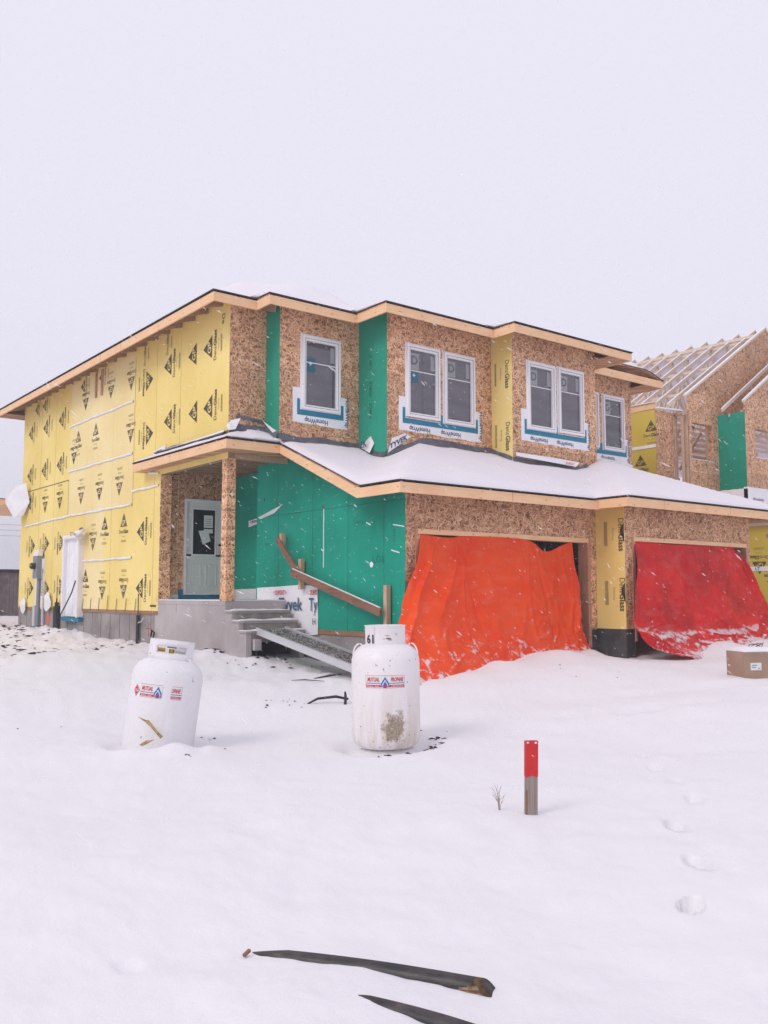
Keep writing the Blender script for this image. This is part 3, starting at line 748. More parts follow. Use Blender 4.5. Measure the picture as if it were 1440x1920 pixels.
def sill_wrap(ws, v, seed, ext=.2, dn=.27, up=.42):
    rd = random.Random(seed); mb = MB(); a = ws[0][0]; b = ws[-1][1]; z = min(w_[2] for w_ in ws)
    y = v-.004
    def jag(p, q, n, amp):
        return [(p[0]+(q[0]-p[0])*i/n + (rd.uniform(-amp, amp) if 0 < i < n else 0), p[1]+(q[1]-p[1])*i/n + (rd.uniform(-amp, amp) if 0 < i < n else 0)) for i in range(n)]
    def prism(pts, m, yy, th): mb.poly([(p[0], yy, p[1]) for p in pts], m, (0,-1,0), th)
    # left flap, bottom flap, right flap
    prism(jag((a-ext, z+up), (a-ext, z-dn), 5, .008) + [(a-ext, z-dn), (a-.03, z-dn), (a-.03, z+up)], M['wrap'], y, .003)
    prism([(a-.03, z), (a-.03, z-dn)] + jag((a-.03, z-dn), (b+.03, z-dn-.03), 12, .012)[1:] + [(b+.03, z-dn-.03), (b+.03, z)], M['wrap'], y, .003)
    prism([(b+.03, z+up*.85), (b+.03, z-dn-.03), (b+ext, z-dn-.02)] + jag((b+ext, z-dn-.02), (b+ext, z+up*.8), 5, .008)[1:] + [(b+ext, z+up*.8)], M['wrap'], y, .003)
    y2 = v-.009
    def tp(u0, u1, z0, z1): mb.box(u0, u1, y2, y+.0005, z0, z1, M['teal'])
    tp(a-.10, b+.10, z-.12, z-.015)
    tp(a-.10, a-.035, z-.015, z+.20); tp(b+.035, b+.10, z-.015, z+.18)
    if len(ws) > 1: tp(ws[0][1]+.035, ws[1][0]-.035, z-.015, z+.15)
    y3 = v-.007
    n = 2 if b-a > 1.3 else 1
    text(mb, 'HomeWrap', (b+ext-.045, y3, z+.05), (0,0,-1), (1,0,0), .085, M['greyink'], .02, width=.62)
    for i in range(n): text(mb, 'HomeWrap', (a+.35+i*.85, y3, z-dn+.10), (-1,0,0), (0,0,-1), .095, M['greyink'], .02, width=.55)
    return mb.build('window_flashing', house)
sill_wrap(W1, V1, 1); sill_wrap(W2, V2, 2); sill_wrap(W3, V3, 3); sill_wrap(W4, V4, 4, ext=.18)

# step flashing along the foot of the upper walls (follows roof)
mb = MB()
def flash_line(pts, out, h=.13, m=None):
    # pts: list of (u,v); band from the snow up the wall, curling out at its foot
    mb.cut(); m = m or M['membrane']; o = Vector(out); N = len(pts); vs = []; fs = []
    for i, (u, v) in enumerate(pts):
        z = Rl(u - o.x*-.02, v - o.y*-.02) + .06; hh = h*(1+.35*noise.noise((u*1.9+3, v*1.9, 1)))
        w2 = .05+.02*noise.noise((u*4, v*4, 5)); p = Vector((u, v, 0))
        for (k, zz) in ((.008, z+hh), (.012+w2*.3, z+hh*.4), (.03+w2, z+.015), (.06+w2*1.5, z-.02), (.03+w2, z-.03)):
            q = p + o*k; vs.append((q.x, q.y, zz))
    for i in range(N-1):
        for k in range(4): fs.append((i*5+k, (i+1)*5+k, (i+1)*5+k+1, i*5+k+1))
    mb.add(vs, fs, m)
def seg(p, q, st=.08):
    n = max(2, int(math.hypot(q[0]-p[0], q[1]-p[1])/st)); return [(p[0]+(q[0]-p[0])*i/n, p[1]+(q[1]-p[1])*i/n) for i in range(n+1)]
flash_line(seg((0, -.0), (U1-.02, 0)), (0,-1,0), .12)
flash_line(seg((U1, 0), (U1, V1)), (-1,0,0), .12); flash_line(seg((U1, V1), (U2-.02, V1)), (0,-1,0), .13)
flash_line(seg((U2, V1), (U2, V2)), (-1,0,0), .13); flash_line(seg((U2, V2), (U3-.02, V2)), (0,-1,0), .14)
flash_line(seg((U3, V2), (U3, V3)), (-1,0,0), .12); flash_line(seg((U3, V3), (U4-.35, V3)), (0,-1,0), .12)
flash_line(seg((0, 3.1), (0, 0)), (-1,0,0), .06)
mb.build_each('roof_flashing', house, smooth=True)
# loose flaps of house wrap over the flashing
mb = MB()
def flap(pts, n, m=None, th=.004): mb.cut(); mb.poly(pts, m or M['wrap'], n, th)
flap([(-.05,-.13,4.70),(.10,-.11,4.74),(.24,-.05,4.98),(.05,-.02,4.92),(-.06,-.04,4.80)], (0,-1,0))
flap([(.18,-.012,4.98),(.78,-.012,4.92),(.8,-.012,4.99),(.2,-.012,5.05)], (0,-1,0), M['membrane'])
flap([(U1-.10,-.06,4.98),(U1-.02,-.30,4.72),(U1-.012,-.42,4.74),(U1-.03,-.1,4.9)], (-1,0,0))
flap([(U2-.015,-.54,4.60),(U2-.10,-.98,4.42),(U2-.015,-1.02,4.62),(U2-.012,-.9,4.78)], (-1,0,0)); text(mb, 'EK', (U2-.11,-.80,4.56), (0,-1,.1), (0,0,1), .12, M['greyink'], .03)
flap([(U2+.02,V2-.02,4.38),(3.35,V2-.02,4.76),(3.2,V2-.02,4.82),(2.86,V2-.02,4.68)], (0,-1,0))
text(mb, 'TYVEK', (3.03,V2-.027,4.58), (1,0,.55), (0,0,1), .10, M['greyink'], .03, width=.45)
flap([(U3+.05,V3-.05,4.60),(U3+.05,V3-.07,4.52),(7.55,V3-.12,4.44),(7.75,V3-.06,4.56),(6.9,V3-.02,4.60)], (0,-1,0)); text(mb, 'DUPONT', (7.35,V3-.13,4.47), (1,0,0), (0,0,1), .05, M['redink'], .02)
flap([(U4+1.0,V4-.02,5.0),(UR-.02,V4-.02,4.74),(UR-.02,V4-.02,4.98),(U4+1.0,V4-.02,5.1)], (0,-1,0)); text(mb, 'TYVEK  HOMEWRAP', (10.75,V4-.028,4.83), (1,0,-.09), (0,0,1), .09, M['greyink'], .02, width=1.2)
flap([(-.02,3.35,4.60),(-.02,2.75,4.64),(-.02,2.75,4.80),(-.02,3.35,4.72)], (-1,0,0)); text(mb, 'EK', (-.027,3.05,4.62), (0,-1,.05), (0,0,1), .10, M['blueink'], .03, width=.3)
flap([(-.05,2.75,4.66),(-.05,.1,4.70),(-.035,.1,4.74),(-.035,2.75,4.70)], (-1,0,0))
mb.build_each('house_wrap_flap', house)

# ------------------------------------------------------------------ ground floor
mb = MB()
vsg = [GV + .003 + (1.2-GV-.003)*i/40 for i in range(41)]
mb.poly([(GW, v, .93) for v in vsg] + [(GW, v, min(4.55 if v > -.4 else 9, Rl(1.3, v)-.03)) for v in reversed(vsg)], M['green'], (-1,0,0), .012)
mb.box(GW+.013, 1.90, 1.185, 1.2, 1.4, 4.6, M['green'])
walls(mb, M['green'], 'u', 1.90, 1.2, 3.2, 1.48, 4.6)
for v in (.34, -.9, -2.05, -3.1): mb.box(GW-.003, GW, v, v+.006, .95, 3.4 if v < -.9 else 4.0, M['inkg'])
for i in range(70):
    v = (.34, -.9, -2.05, -3.1, -.28, -1.47, -2.6)[i % 7] + .03; z = 1.1+(i//7)*.30
    if z < Rl(1.3, v)-.25: mb.box(GW-.002, GW, v, v+.012, z, z+.012, M['inkg'])
for (v, z, a_) in ((-2.4, 2.85, 0), (.75, 2.6, 0), (-.1, 2.25, 1), (-3.4, 2.6, 1)): text(mb, 'FORCE', (GW-.002, v, z), (0,0,1) if a_ else (0,-1,0), (0,1,0) if a_ else (0,0,1), .05, M['inkg'], -.01)
mb.box(GW-.003, GW, -3.64, 1.15, 3.19, 3.196, M['inkg'])
for (v, z, l_) in ((-3.35, 2.78, .30), (-3.3, 2.35, .22), (-2.6, 2.86, .12), (-1.2, 2.45, .08)): mb.beam((GW-.004, v, z), (GW-.004, v-l_, z-.05), .004, .018, M['wrap'])
mb.tube([(GW-.006, -2.75, 2.12), (GW+.01, -2.75, 2.12)], .05, M['wrap'], 14)
text(mb, 'L.O.L', (GW-.004, -2.95, 2.15), (0,-1,0), (0,0,1), .12, M['inkg'], -.012, width=.34)
for (v, z) in ((-1.25, 3.24), (.9, 3.55), (1.9, 3.5)): mb.tube([(GW-.004 if v < 1.2 else 1.896, v, z), (GW+.02 if v < 1.2 else 1.92, v, z)], .035, M['joint'], 10)
mb.box(GW-.012, GW, -1.285, -1.27, 2.1, 3.2, M['wrap'])
mb.build('green_side_wall', house)
mb = MB()
walls(mb, M['osb'], 'v', GV, GW+.013, UY, .92, 3.40, [(1.62, 6.03, .92, 2.66)])
walls(mb, M['osb'], 'v', GV2, UY+.013, GR, .94, 3.42, [(6.55, 10.62, .94, 2.68)])
mb.box(GR-.15, GR, GV2+T, 6, .4, 3.42, M['osb'])
for u in (2.06, 4.5): mb.box(u, u+.004, GV-.002, GV, 2.75, 3.35, M['joint'])
for u in (7.7, 10.1): mb.box(u, u+.004, GV2-.002, GV2, 2.75, 3.35, M['joint'])
mb.build('garage_front_wall', house)
mb = MB(); walls(mb, M['yellow'], 'u', UY, GV2-.003, GV-.003, .94, 3.42)
for (z) in (2.78, 1.62):
    text(mb, 'Dens', (UY-.004, -4.22, z+.30), (0,0,-1), (0,-1,0), .13, M['ink'], 0, width=.28, align='L')
    text(mb, 'Glass', (UY-.004, -4.22, z), (0,0,-1), (0,-1,0), .13, M['ink'], .025, width=.34, align='L')
    text(mb, 'Sheathing', (UY-.004, -4.07, z), (0,0,-1), (0,-1,0), .045, M['ink2'])
    mb.box(UY-.004, UY, -3.95, -3.87, z-.22, z+.25, M['ink2'])
    mb.add([(UY-.004,-4.35,z+.22),(UY-.004,-4.35,z-.18),(UY-.004,-4.26,z-.0+.1),(UY-.004,-4.26,z-.1+.1)], [(0,1,3,2)], M['ink'])
mb.build('yellow_garage_return', house)
# garage door frames
for (a, b, v, zt_, zb, nm) in ((1.62, 6.03, GV, 2.66, .62, 'garage_door_frame'), (6.55, 10.62, GV2, 2.68, .7, 'garage_door_frame')):
    mb = MB(); d0, d1 = v-.02, v+.22
    mb.box(a, b, d0, d1, zt_-.04, zt_, M['pine']); mb.box(a, a+.04, d0, d1, zb, zt_-.04, M['pine_red']); mb.box(b-.04, b, d0, d1, zb-.1, zt_-.04, M['pine_red'])
    mb.box(a-.05, a, v-.018, v, zb+.3, zt_+.045, M['pine_red']); mb.box(b, b+.05, v-.018, v, zb-.05, zt_+.045, M['pine_red']); mb.box(a, b, v-.018, v, zt_, zt_+.045, M['pine'])
    mb.build(nm, house)
mb = MB()
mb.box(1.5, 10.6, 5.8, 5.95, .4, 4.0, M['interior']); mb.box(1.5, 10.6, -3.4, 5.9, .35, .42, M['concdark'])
mb.build('garage_interior', house)
# foundation
mb = MB()
mb.box(.012, .25, 3.0, REAR-.02, .1, 1.17, M['concrete']); mb.box(-.006, .2, 3.0, REAR, 1.17, 1.25, M['sillwood'])
for i in range(17):
    v = 3.35+i*.58; mb.box(.008, .012, v, v+.012, .3, 1.16, M['joint'])
mb.box(GW+.012, GW+.2, GV+.02, .0, .1, .87, M['concrete']); mb.box(GW-.008, GW+.1, -3.2, -1.1, .87, .955, M['sillwood'])
mb.box(GW+.02, UY+.1, GV+.02, GV+.2, .1, .62, M['concdark']); mb.box(6.05, UY+.01, GV-.01+.02, GV+.2, .1, .925, M['concdark'])
mb.box(UY+.01, UY+.3, GV2+.01, GV+.1, .1, .935, M['concdark']); mb.box(GR-.14, GR-.01, GV2+.01, 5, .1, .935, M['concdark'])
mb.box(UR-.14, UR-.01, -.6, REAR-.02, .1, 1.19, M['concrete'])
mb.build('foundation', house)
mb = MB()
mb.poly([(.005, 10.16+.13*math.cos(t)*(1+.2*math.sin(3*t)), .93+.16*math.sin(t)) for t in [k*math.pi/8 for k in range(16)]], M['orangepaint'])
mb.cut()
for (a, b, c, d) in ((3.30, 3.62, .86, .875), (3.47, 3.48, .70, .98), (3.32, 3.45, .72, .735), (3.33, 3.34, .72, .84)): mb.box(.004, .011, a, b, c, d, M['redink'])
mb.build_each('spray_paint_mark', house)

# porch ------------------------------------------------------------------
mb = MB()
mb.box(0.004, 1.33, .0, 3.15, .1, 1.48, M['concrete2'])
mb.box(-.004, .004, .0, 2.98, 1.40, 1.48, M['concrete2'])
mb.box(.0, 1.33, .02, 3.1, 1.481, 1.50, M['snow'])
mb.build('porch_slab', house, bev=.006)
mb = MB()                                                # wall behind the porch
walls(mb, M['osb'], 'v', 3.2, .014, 1.9, 1.48, 4.5, [(.66, 1.66, 1.60, 3.72)])
mb.box(.66, 1.66, 3.30, 3.32, 1.6, 3.72, M['interior'])
mb.box(.0, .25, 2.98, 2.999, 1.72, 4.19, M['osb_pale']); mb.box(.013, .25, 2.999, 3.199, 1.72, 4.19, M['osb_pale']); mb.box(-.01, .26, 2.965, 2.98, 1.49, 1.72, M['osb_pale'])
mb.build('porch_wall', house)
mb = MB(); mb.box(.0, .18, .0, .21, 1.69, 4.19, M['osb_pale']); mb.box(-.006, .186, -.006, .216, 1.485, 1.687, M['osb_pale']); mb.build('porch_post', house)
mb = MB()
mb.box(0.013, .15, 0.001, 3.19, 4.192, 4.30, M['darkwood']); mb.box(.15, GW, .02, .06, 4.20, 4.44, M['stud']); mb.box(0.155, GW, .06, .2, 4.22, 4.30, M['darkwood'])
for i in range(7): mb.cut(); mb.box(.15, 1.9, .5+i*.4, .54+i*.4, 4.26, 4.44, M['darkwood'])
mb.cut(); mb.box(.15, 1.9, .2, 3.2, 4.445, 4.46, M['osb'])
mb.build_each('porch_beam', house)
# porch gable infill between beam and roof
mb = MB(); mb.box(-.26, -.001, -.46, 3.78, 4.30, 4.315, M['osb']); mb.cut(); mb.box(0, GW, -.46, 0, 4.30, 4.315, M['osb']); mb.build_each('porch_soffit', house)
# door
mb = MB(); dv = 3.2
for (a, b, c, d) in ((.66, .71, 1.6, 3.72), (1.61, 1.66, 1.6, 3.72), (.71, 1.61, 3.67, 3.72), (.71, 1.61, 1.6, 1.63)): mb.box(a, b, dv-.05, dv+.1, c, d, M['pvc'])
fd = mb.build('entrance_door', house, bev=.003)
mb = MB(); mb.box(.71, 1.61, dv+.02, dv+.065, 2.45, 2.50, M['door'])
mb.box(.71, .86, dv+.02, dv+.065, 1.63, 3.67, M['door']); mb.box(1.46, 1.61, dv+.02, dv+.065, 1.63, 3.67, M['door'])
mb.box(.86, 1.46, dv+.02, dv+.065, 3.50, 3.67, M['door']); mb.box(.86, 1.46, dv+.02, dv+.065, 1.63, 2.45, M['door'])
for (a, b) in ((.86, .89), (1.43, 1.46)): mb.box(a, b, dv+.005, dv+.02, 2.50, 3.50, M['pvc'])
mb.box(.86, 1.46, dv+.005, dv+.02, 2.47, 2.50, M['pvc']); mb.box(.86, 1.46, dv+.005, dv+.02, 3.50, 3.53, M['pvc'])
for (a, b) in ((.84, 1.10), (1.22, 1.48)):                # raised lower panels
    for (c, d, e_, f_) in ((a, b, 2.27, 2.285), (a, b, 1.80, 1.815), (a, a+.015, 1.815, 2.27), (b-.015, b, 1.815, 2.27)): mb.box(c, d, dv+.006, dv+.02, e_, f_, M['door'])
dl = mb.build('door_leaf', fd, bev=.003)
mb = MB(); mb.box(.89, 1.43, dv+.03, dv+.04, 2.50, 3.50, M['darkglass']); mb.build('door_pane', fd)
mb = MB(); mb.tube([(1.55, dv+.02, 2.72), (1.55, dv-.02, 2.72)], .03, M['darkmetal'], 12); mb.tube([(1.55, dv+.02, 2.60), (1.55, dv-.03, 2.60)], .035, M['metal'], 12); mb.box(1.51, 1.59, dv-.08, dv-.03, 2.50, 2.62, M['metal']); mb.build('handle', fd)
mb = MB()
mb.box(1.16, 1.38, dv+.022, dv+.026, 3.10, 3.38, M['paper']); mb.box(1.16, 1.38, dv+.022, dv+.026, 2.98, 3.07, M['paper'])
mb.poly([(1.03, dv+.02, 3.02), (1.26, dv+.02, 3.05), (1.33, dv+.02, 2.80), (1.14, dv+.02, 2.72)], M['paper'], (0,-1,0), .004)
for i in range(4): mb.box(1.19, 1.34, dv+.0205, dv+.0215, 3.14+i*.05, 3.155+i*.05, M['frost'])
mb.build('notice_sheet', fd)
mb = MB(); mb.box(.55, 1.7, dv-.03, dv-.0, 1.49, 1.598, M['teal']); mb.box(.55, .655, dv-.03, dv, 1.6, 1.72, M['teal']); mb.box(.27, .55, dv-.012, dv, 1.49, 1.60, M['wrap']); mb.build('threshold_tape', house)

# house wrap low on the green wall
mb = MB()
y = GW-.006
mb.poly([(y,1.15,1.74),(y,.3,1.76),(y,-.5,1.79),(y,-1.08,1.76),(y-.02,-1.12,1.5),(y,-1.10,1.2),(y-.02,-1.13,.86),(y,-.9,.84),(y-.02,-.5,.87),(y,-.2,.90),(y,1.15,.95)], M['wrap'], (-1,0,0), .004)
y1 = y-.024
text(mb, 'Tyvek', (y1, -.17, 1.30), (0,-1,0), (0,0,1), .24, M['blueink'], .012, width=.86)
text(mb, 'Ty', (y1, -.97, 1.30), (0,-1,0), (0,0,1), .24, M['blueink'], .012, width=.28); text(mb, 'H', (y1, -1.0, 1.04), (0,-1,0), (0,0,1), .12, M['blueink'])
for v in (.22, -.98):
    text(mb, 'DUPONT' if v > 0 else 'DUPO', (y1, v, 1.60), (0,-1,0), (0,0,1), .085, M['redink'], .03, width=.34 if v > 0 else .24)
    text(mb, '<', (y1, v+.22, 1.60), (0,-1,0), (0,0,1), .085, M['redink'], .02, width=.04)
    if v > 0: text(mb, '>', (y1, v-.22, 1.60), (0,-1,0), (0,0,1), .085, M['redink'], .02, width=.04)
mb.cut(); mb.poly([(1.892, 3.1, 1.72), (1.892, 1.25, 1.74), (1.892, 1.25, 1.5), (1.892, 3.1, 1.5)], M['wrap'], (-1,0,0), .004)
mb.cut(); mb.poly([(1.892,2.5,3.24),(1.892,1.25,3.36),(1.892,1.25,3.27),(1.892,2.5,3.10)], M['wrap'], (-1,0,0), .004)
mb.poly([(y,1.15,3.20),(y,.5,3.33),(y-.03,.12,3.40),(y,.5,3.25),(y-.03,1.0,3.15)], M['wrap'], (-1,0,0), .004)
text(mb, 'HomeWrap', (1.885, 2.0, 3.21), (0,-1,.09), (0,0,1), .07, M['greyink'], .02, width=.8)
mb.build_each('house_wrap_patch', house)

# services on the side wall ----------------------------------------------
mb = MB(); mb.box(-.20, 0, 10.62, 10.98, 2.05, 2.68, M['meterbox']); mb.box(-.05, 0, 10.98, 11.2, 1.3, 2.1, M['pvc'])
mb.poly([(-.2,11.0,2.68),(-.2,10.6,2.68),(-.16,10.65,2.86),(-.16,10.95,2.84)], M['snow'], (-1,0,0), .15)
mt = mb.build('electric_meter', house, bev=.01)
mb = MB(); mb.tube([(-.20,10.80,2.40),(-.30,10.80,2.40)], .09, M['darkmetal'], 18); mb.tube([(-.30,10.80,2.40),(-.33,10.80,2.40)], .07, M['glass'], 18); mb.build('meter_dial', mt, smooth=False)
mb = MB(); mb.tube([(-.09,10.75,2.05),(-.09,10.75,.55)], .055, M['meterbox'], 12); mb.tube([(-.12,10.93,1.3),(-.12,10.93,.55)], .06, M['metal'], 12); mb.box(-.06,-.0,10.5,10.62,1.2,2.6,M['wrap'])
text(mb, 'HomeWrap', (-.066, 10.50, 1.95), (0,0,1), (0,1,0), .09, M['greyink'], .02, width=.75)
mb.tube([(-.05,10.45,1.5),(-.05,10.45,.6)], .035, M['metal'], 10)
mb.build('conduit', mt)
mb = MB(); mb.tube([(-.08,9.22,.5),(-.08,9.22,1.30)], .085, M['darkmetal'], 16); mb.tube([(-.08,9.22,1.30),(-.08,9.22,1.40)], .05, M['darkmetal'], 12)
mb.tube([(-.08,9.32,1.36),(-.08,9.08,1.36)], .025, M['black'], 8); mb.tube([(-.08,9.22,1.38),(-.08,9.22,1.5)], .02, M['black'], 8); mb.build('gas_riser', house)
mb = MB(); mb.tube([(-.05,3.92,.4),(-.05,3.92,1.15)], .038, M['darkmetal'], 12); mb.tube([(-.05,3.92,1.15),(-.05,3.92,1.62)], .012, M['darkmetal'], 8); mb.build('water_riser', house); mb = MB(); mb.tube([(-.05,3.92,.98),(-.10,3.60,1.02),(-.10,3.5,1.1)], .014, M['metal'], 8); mb.build('tap', house); mb = MB(); mb.box(-.012,0,3.10,3.38,1.34,1.38,M['ink']); mb.build('anchor_strap', house); mb = MB()
mb.tube([(-.06,3.18,.72),(-.08,3.1,.84),(-.06,3.02,.80),(-.05,3.08,.70)], .02, M['black'], 8); mb.build('hose_loop', house)
# side door covered in white film
mb = MB()
for (a, b, c, d) in ((7.50, 7.60, 1.02, 3.14), (8.60, 8.70, 1.02, 3.14), (7.60, 8.60, 3.03, 3.14)): mb.box(-.16, .1, a, b, c, d, M['pvc'])
sdw = mb.build('side_door', house, bev=.03)
mb = MB(); mb.box(-.05, -.02, 7.60, 8.60, 1.04, 3.03, M['wrap']); 
for v in (7.75, 8.05, 8.4): mb.tube([(-.052, v, 1.05), (-.052, v+.03, 3.0)], .012, M['wrap'], 6)
mb.build('door_film', sdw)
mb = MB(); mb.box(-.12, .0, 7.46, 8.72, .92, 1.02, M['teal']); mb.build('sill_tape', sdw)
mb = MB(); mb.tube([(-.14, 7.46, 3.06), (-.26, 7.2, 3.10), (-.2, 7.15, 3.2), (-.12, 7.45, 3.2)], [.10,.11,.08,.05], M['wrap'], 8); text(mb, 'DT w', (-.38, 7.3, 3.06), (0,-1,0), (0,0,1), .10, M['blueink'], .02); mb.build('wrap_roll', sdw, smooth=True)
mb = MB()
pts = [(-.17, 7.58, 1.95), (-.20, 7.75, 1.65), (-.24, 8.1, 1.3), (-.22, 8.45, 1.1), (-.2, 8.66, .85), (-.22, 8.68, .55)]
mb.tube(pts, .016, M['black'], 8); mb.build('cable', house)
mb = MB()
def rag(c, w_, h_, sd):
    rd = random.Random(sd); n = 12; pts = []
    for k in range(n):
        t = 2*math.pi*k/n; pts.append((c[0]-.05-.05*rd.random(), c[1]+w_*math.cos(t)*(.8+.3*rd.random()), c[2]+h_*math.sin(t)*(.8+.3*rd.random())))
    mb.add(pts+[(c[0]-.16, c[1], c[2]+h_*.3)], [(k, (k+1) % n, n) for k in range(n)], M['wrap'])
rag((0,12.2,1.30), .22, .24, 3); mb.cut(); rag((0,10.0,1.40), .25, .30, 5); mb.cut()
mb.poly([(-.10,13.0,4.18),(-.42,13.3,4.44),(-.32,12.5,4.78),(-.14,12.1,4.88),(-.05,12.0,4.3),(-.12,12.35,3.92),(-.3,12.6,3.86)], M['wrap'], (-1,0,0), .01)
mb.build_each('loose_wrap_flap', house)

# ------------------------------------------------------------------ porch steps
st = thing('porch_steps', 'grey concrete porch stairs dusted with snow beside the green wall', 'steps', (.6, -.5, .4))
VS = [0, -.27, -.54, -.81, -1.06]; ZS = [1.30, 1.12, .94, .76]
mb = MB()                                               # left cheek
prof = [(-.004, .2), (-.004, 1.44), (-.004, 1.30), (-.25, 1.30), (-.25, 1.12), (-.52, 1.12), (-.52, .94), (-.79, .94), (-.79, .2)]
mb.poly([(-.002, v, z) for v, z in [(-.004,.2),(-.004,1.30),(-.25,1.30),(-.25,1.12),(-.52,1.12),(-.52,.93),(-.80,.93),(-.80,.2)]], M['concrete2'], (-1,0,0), .12)
mb.build('stair_cheek', st, bev=.006)
for i in range(3):
    mb = MB(); z = ZS[i]; a = VS[i+1]
    mb.box(.10, 1.26, a, VS[i]-.002, z-.20, z, M['step']); mb.box(-.03, .10, a-.03, VS[i]-.004, z-.03, z+.0, M['concrete2'])
    mb.box(.10, 1.26, a-.025, a, z-.045, z, M['concrete']); s_ = mb.build('step', st, bev=.006)
    sb = MB(); hb = hf(grid(-.01, 1.25, .06, []), grid(a-.015, VS[i]-.01, .05, []), lambda u, v: True, lambda u, v, z=z: z+.012+.03*max(0, noise.noise((u*4, v*6, z*9))+.3)*(1 if .0 < u < 1.22 and v > a else .3), lambda u, v, z=z: z+.001, M['snow']); hb.build('step_snow', st, smooth=True)
mb = MB(); mb.box(1.12, 1.24, -.80, -.54, .2, .74, M['concrete']); mb.box(.12, 1.1, -.30, -.25, .2, .73, M['interior']); mb.build('stair_leg_and_shade_panel', st)  # leg, plus a near-black panel painting the shade under the steps

# ramp
ramp = thing('loading_ramp', 'ridged metal walk ramp with side rails leaning on the concrete stairs', 'ramp', (.6, -2.2, .5))
def rp(t, u): return (u, -.80-(3.0)*t, .955-.50*t)
mb = MB()
mb.beam(rp(0,.52), rp(1,.52), .58, .02, M['grit'])
for i in range(64):
    t = (i+.5)/64; p = Vector(rp(t,.24)); q = Vector(rp(t,.80)); mb.beam(p+Vector((0,0,.016)), q+Vector((0,0,.016)), .012, .012, M['grit'])
for i in range(900):
    t = random.random(); u = random.uniform(.25,.79); p = Vector(rp(t,u)); s_ = random.uniform(.004,.011); mb.beam(p+Vector((-s_,0,.02)), p+Vector((s_,0,.02)), s_, .006, M['snow'])
mb.build('ramp_deck', ramp)
for u in (.215, .825):
    mb = MB(); mb.beam(Vector(rp(0,u))+Vector((0,0,-.01)), Vector(rp(1,u))+Vector((0,0,-.01)), .03, .11, M['metal']); mb.beam(Vector(rp(0,u))+Vector((0,0,.047)), Vector(rp(1,u))+Vector((0,0,.047)), .05, .012, M['metal']); mb.beam(Vector(rp(0,u))+Vector((0,0,-.062)), Vector(rp(1,u))+Vector((0,0,-.062)), .05, .012, M['metal']); mb.build('side_rail', ramp)
mb = MB(); mb.box(.12, .26, -.90, -.825, .60, .80, M['concrete2']); mb.tube([(.19,-.86,.6),(.19,-.86,.50)], .01, M['darkmetal'], 6); mb.build('hook_bracket', ramp)

# handrail
hr = thing('handrail', 'rough brown board handrail nailed to the green garage wall', 'handrail', (1.25, -1.6, 1))
mb = MB(); U = 1.17
mb.beam((U,.10,2.70), (U,-.70,1.98), .04, .13, M['oldwood'], up=(0,0,1)); mb.cut(); mb.beam((U-.045,-.52,2.02), (U-.045,-3.30,1.30), .04, .14, M['oldwood']); mb.build_each('rail_board', hr, bev=.004)
mb = MB(); mb.beam((U-.045,-.56,2.095), (U-.045,-3.28,1.385), .036, .012, M['snow']); mb.build('rail_snow', hr)
for (v, z0, z1, uu) in ((-.02, 2.52, 2.80, 1.22), (-.64, 1.70, 2.28, 1.27), (-3.28, .42, 1.76, 1.27)):
    mb = MB(); mb.box(uu-.045, uu+.045, v-.045, v+.045, z0, z1, M['stud']); mb.build('post', hr, bev=.004)
mb = MB(); mb.box(1.28, 1.335, -2.65, -2.60, 1.36, 1.46, M['darkmetal']); mb.build('bracket', hr)

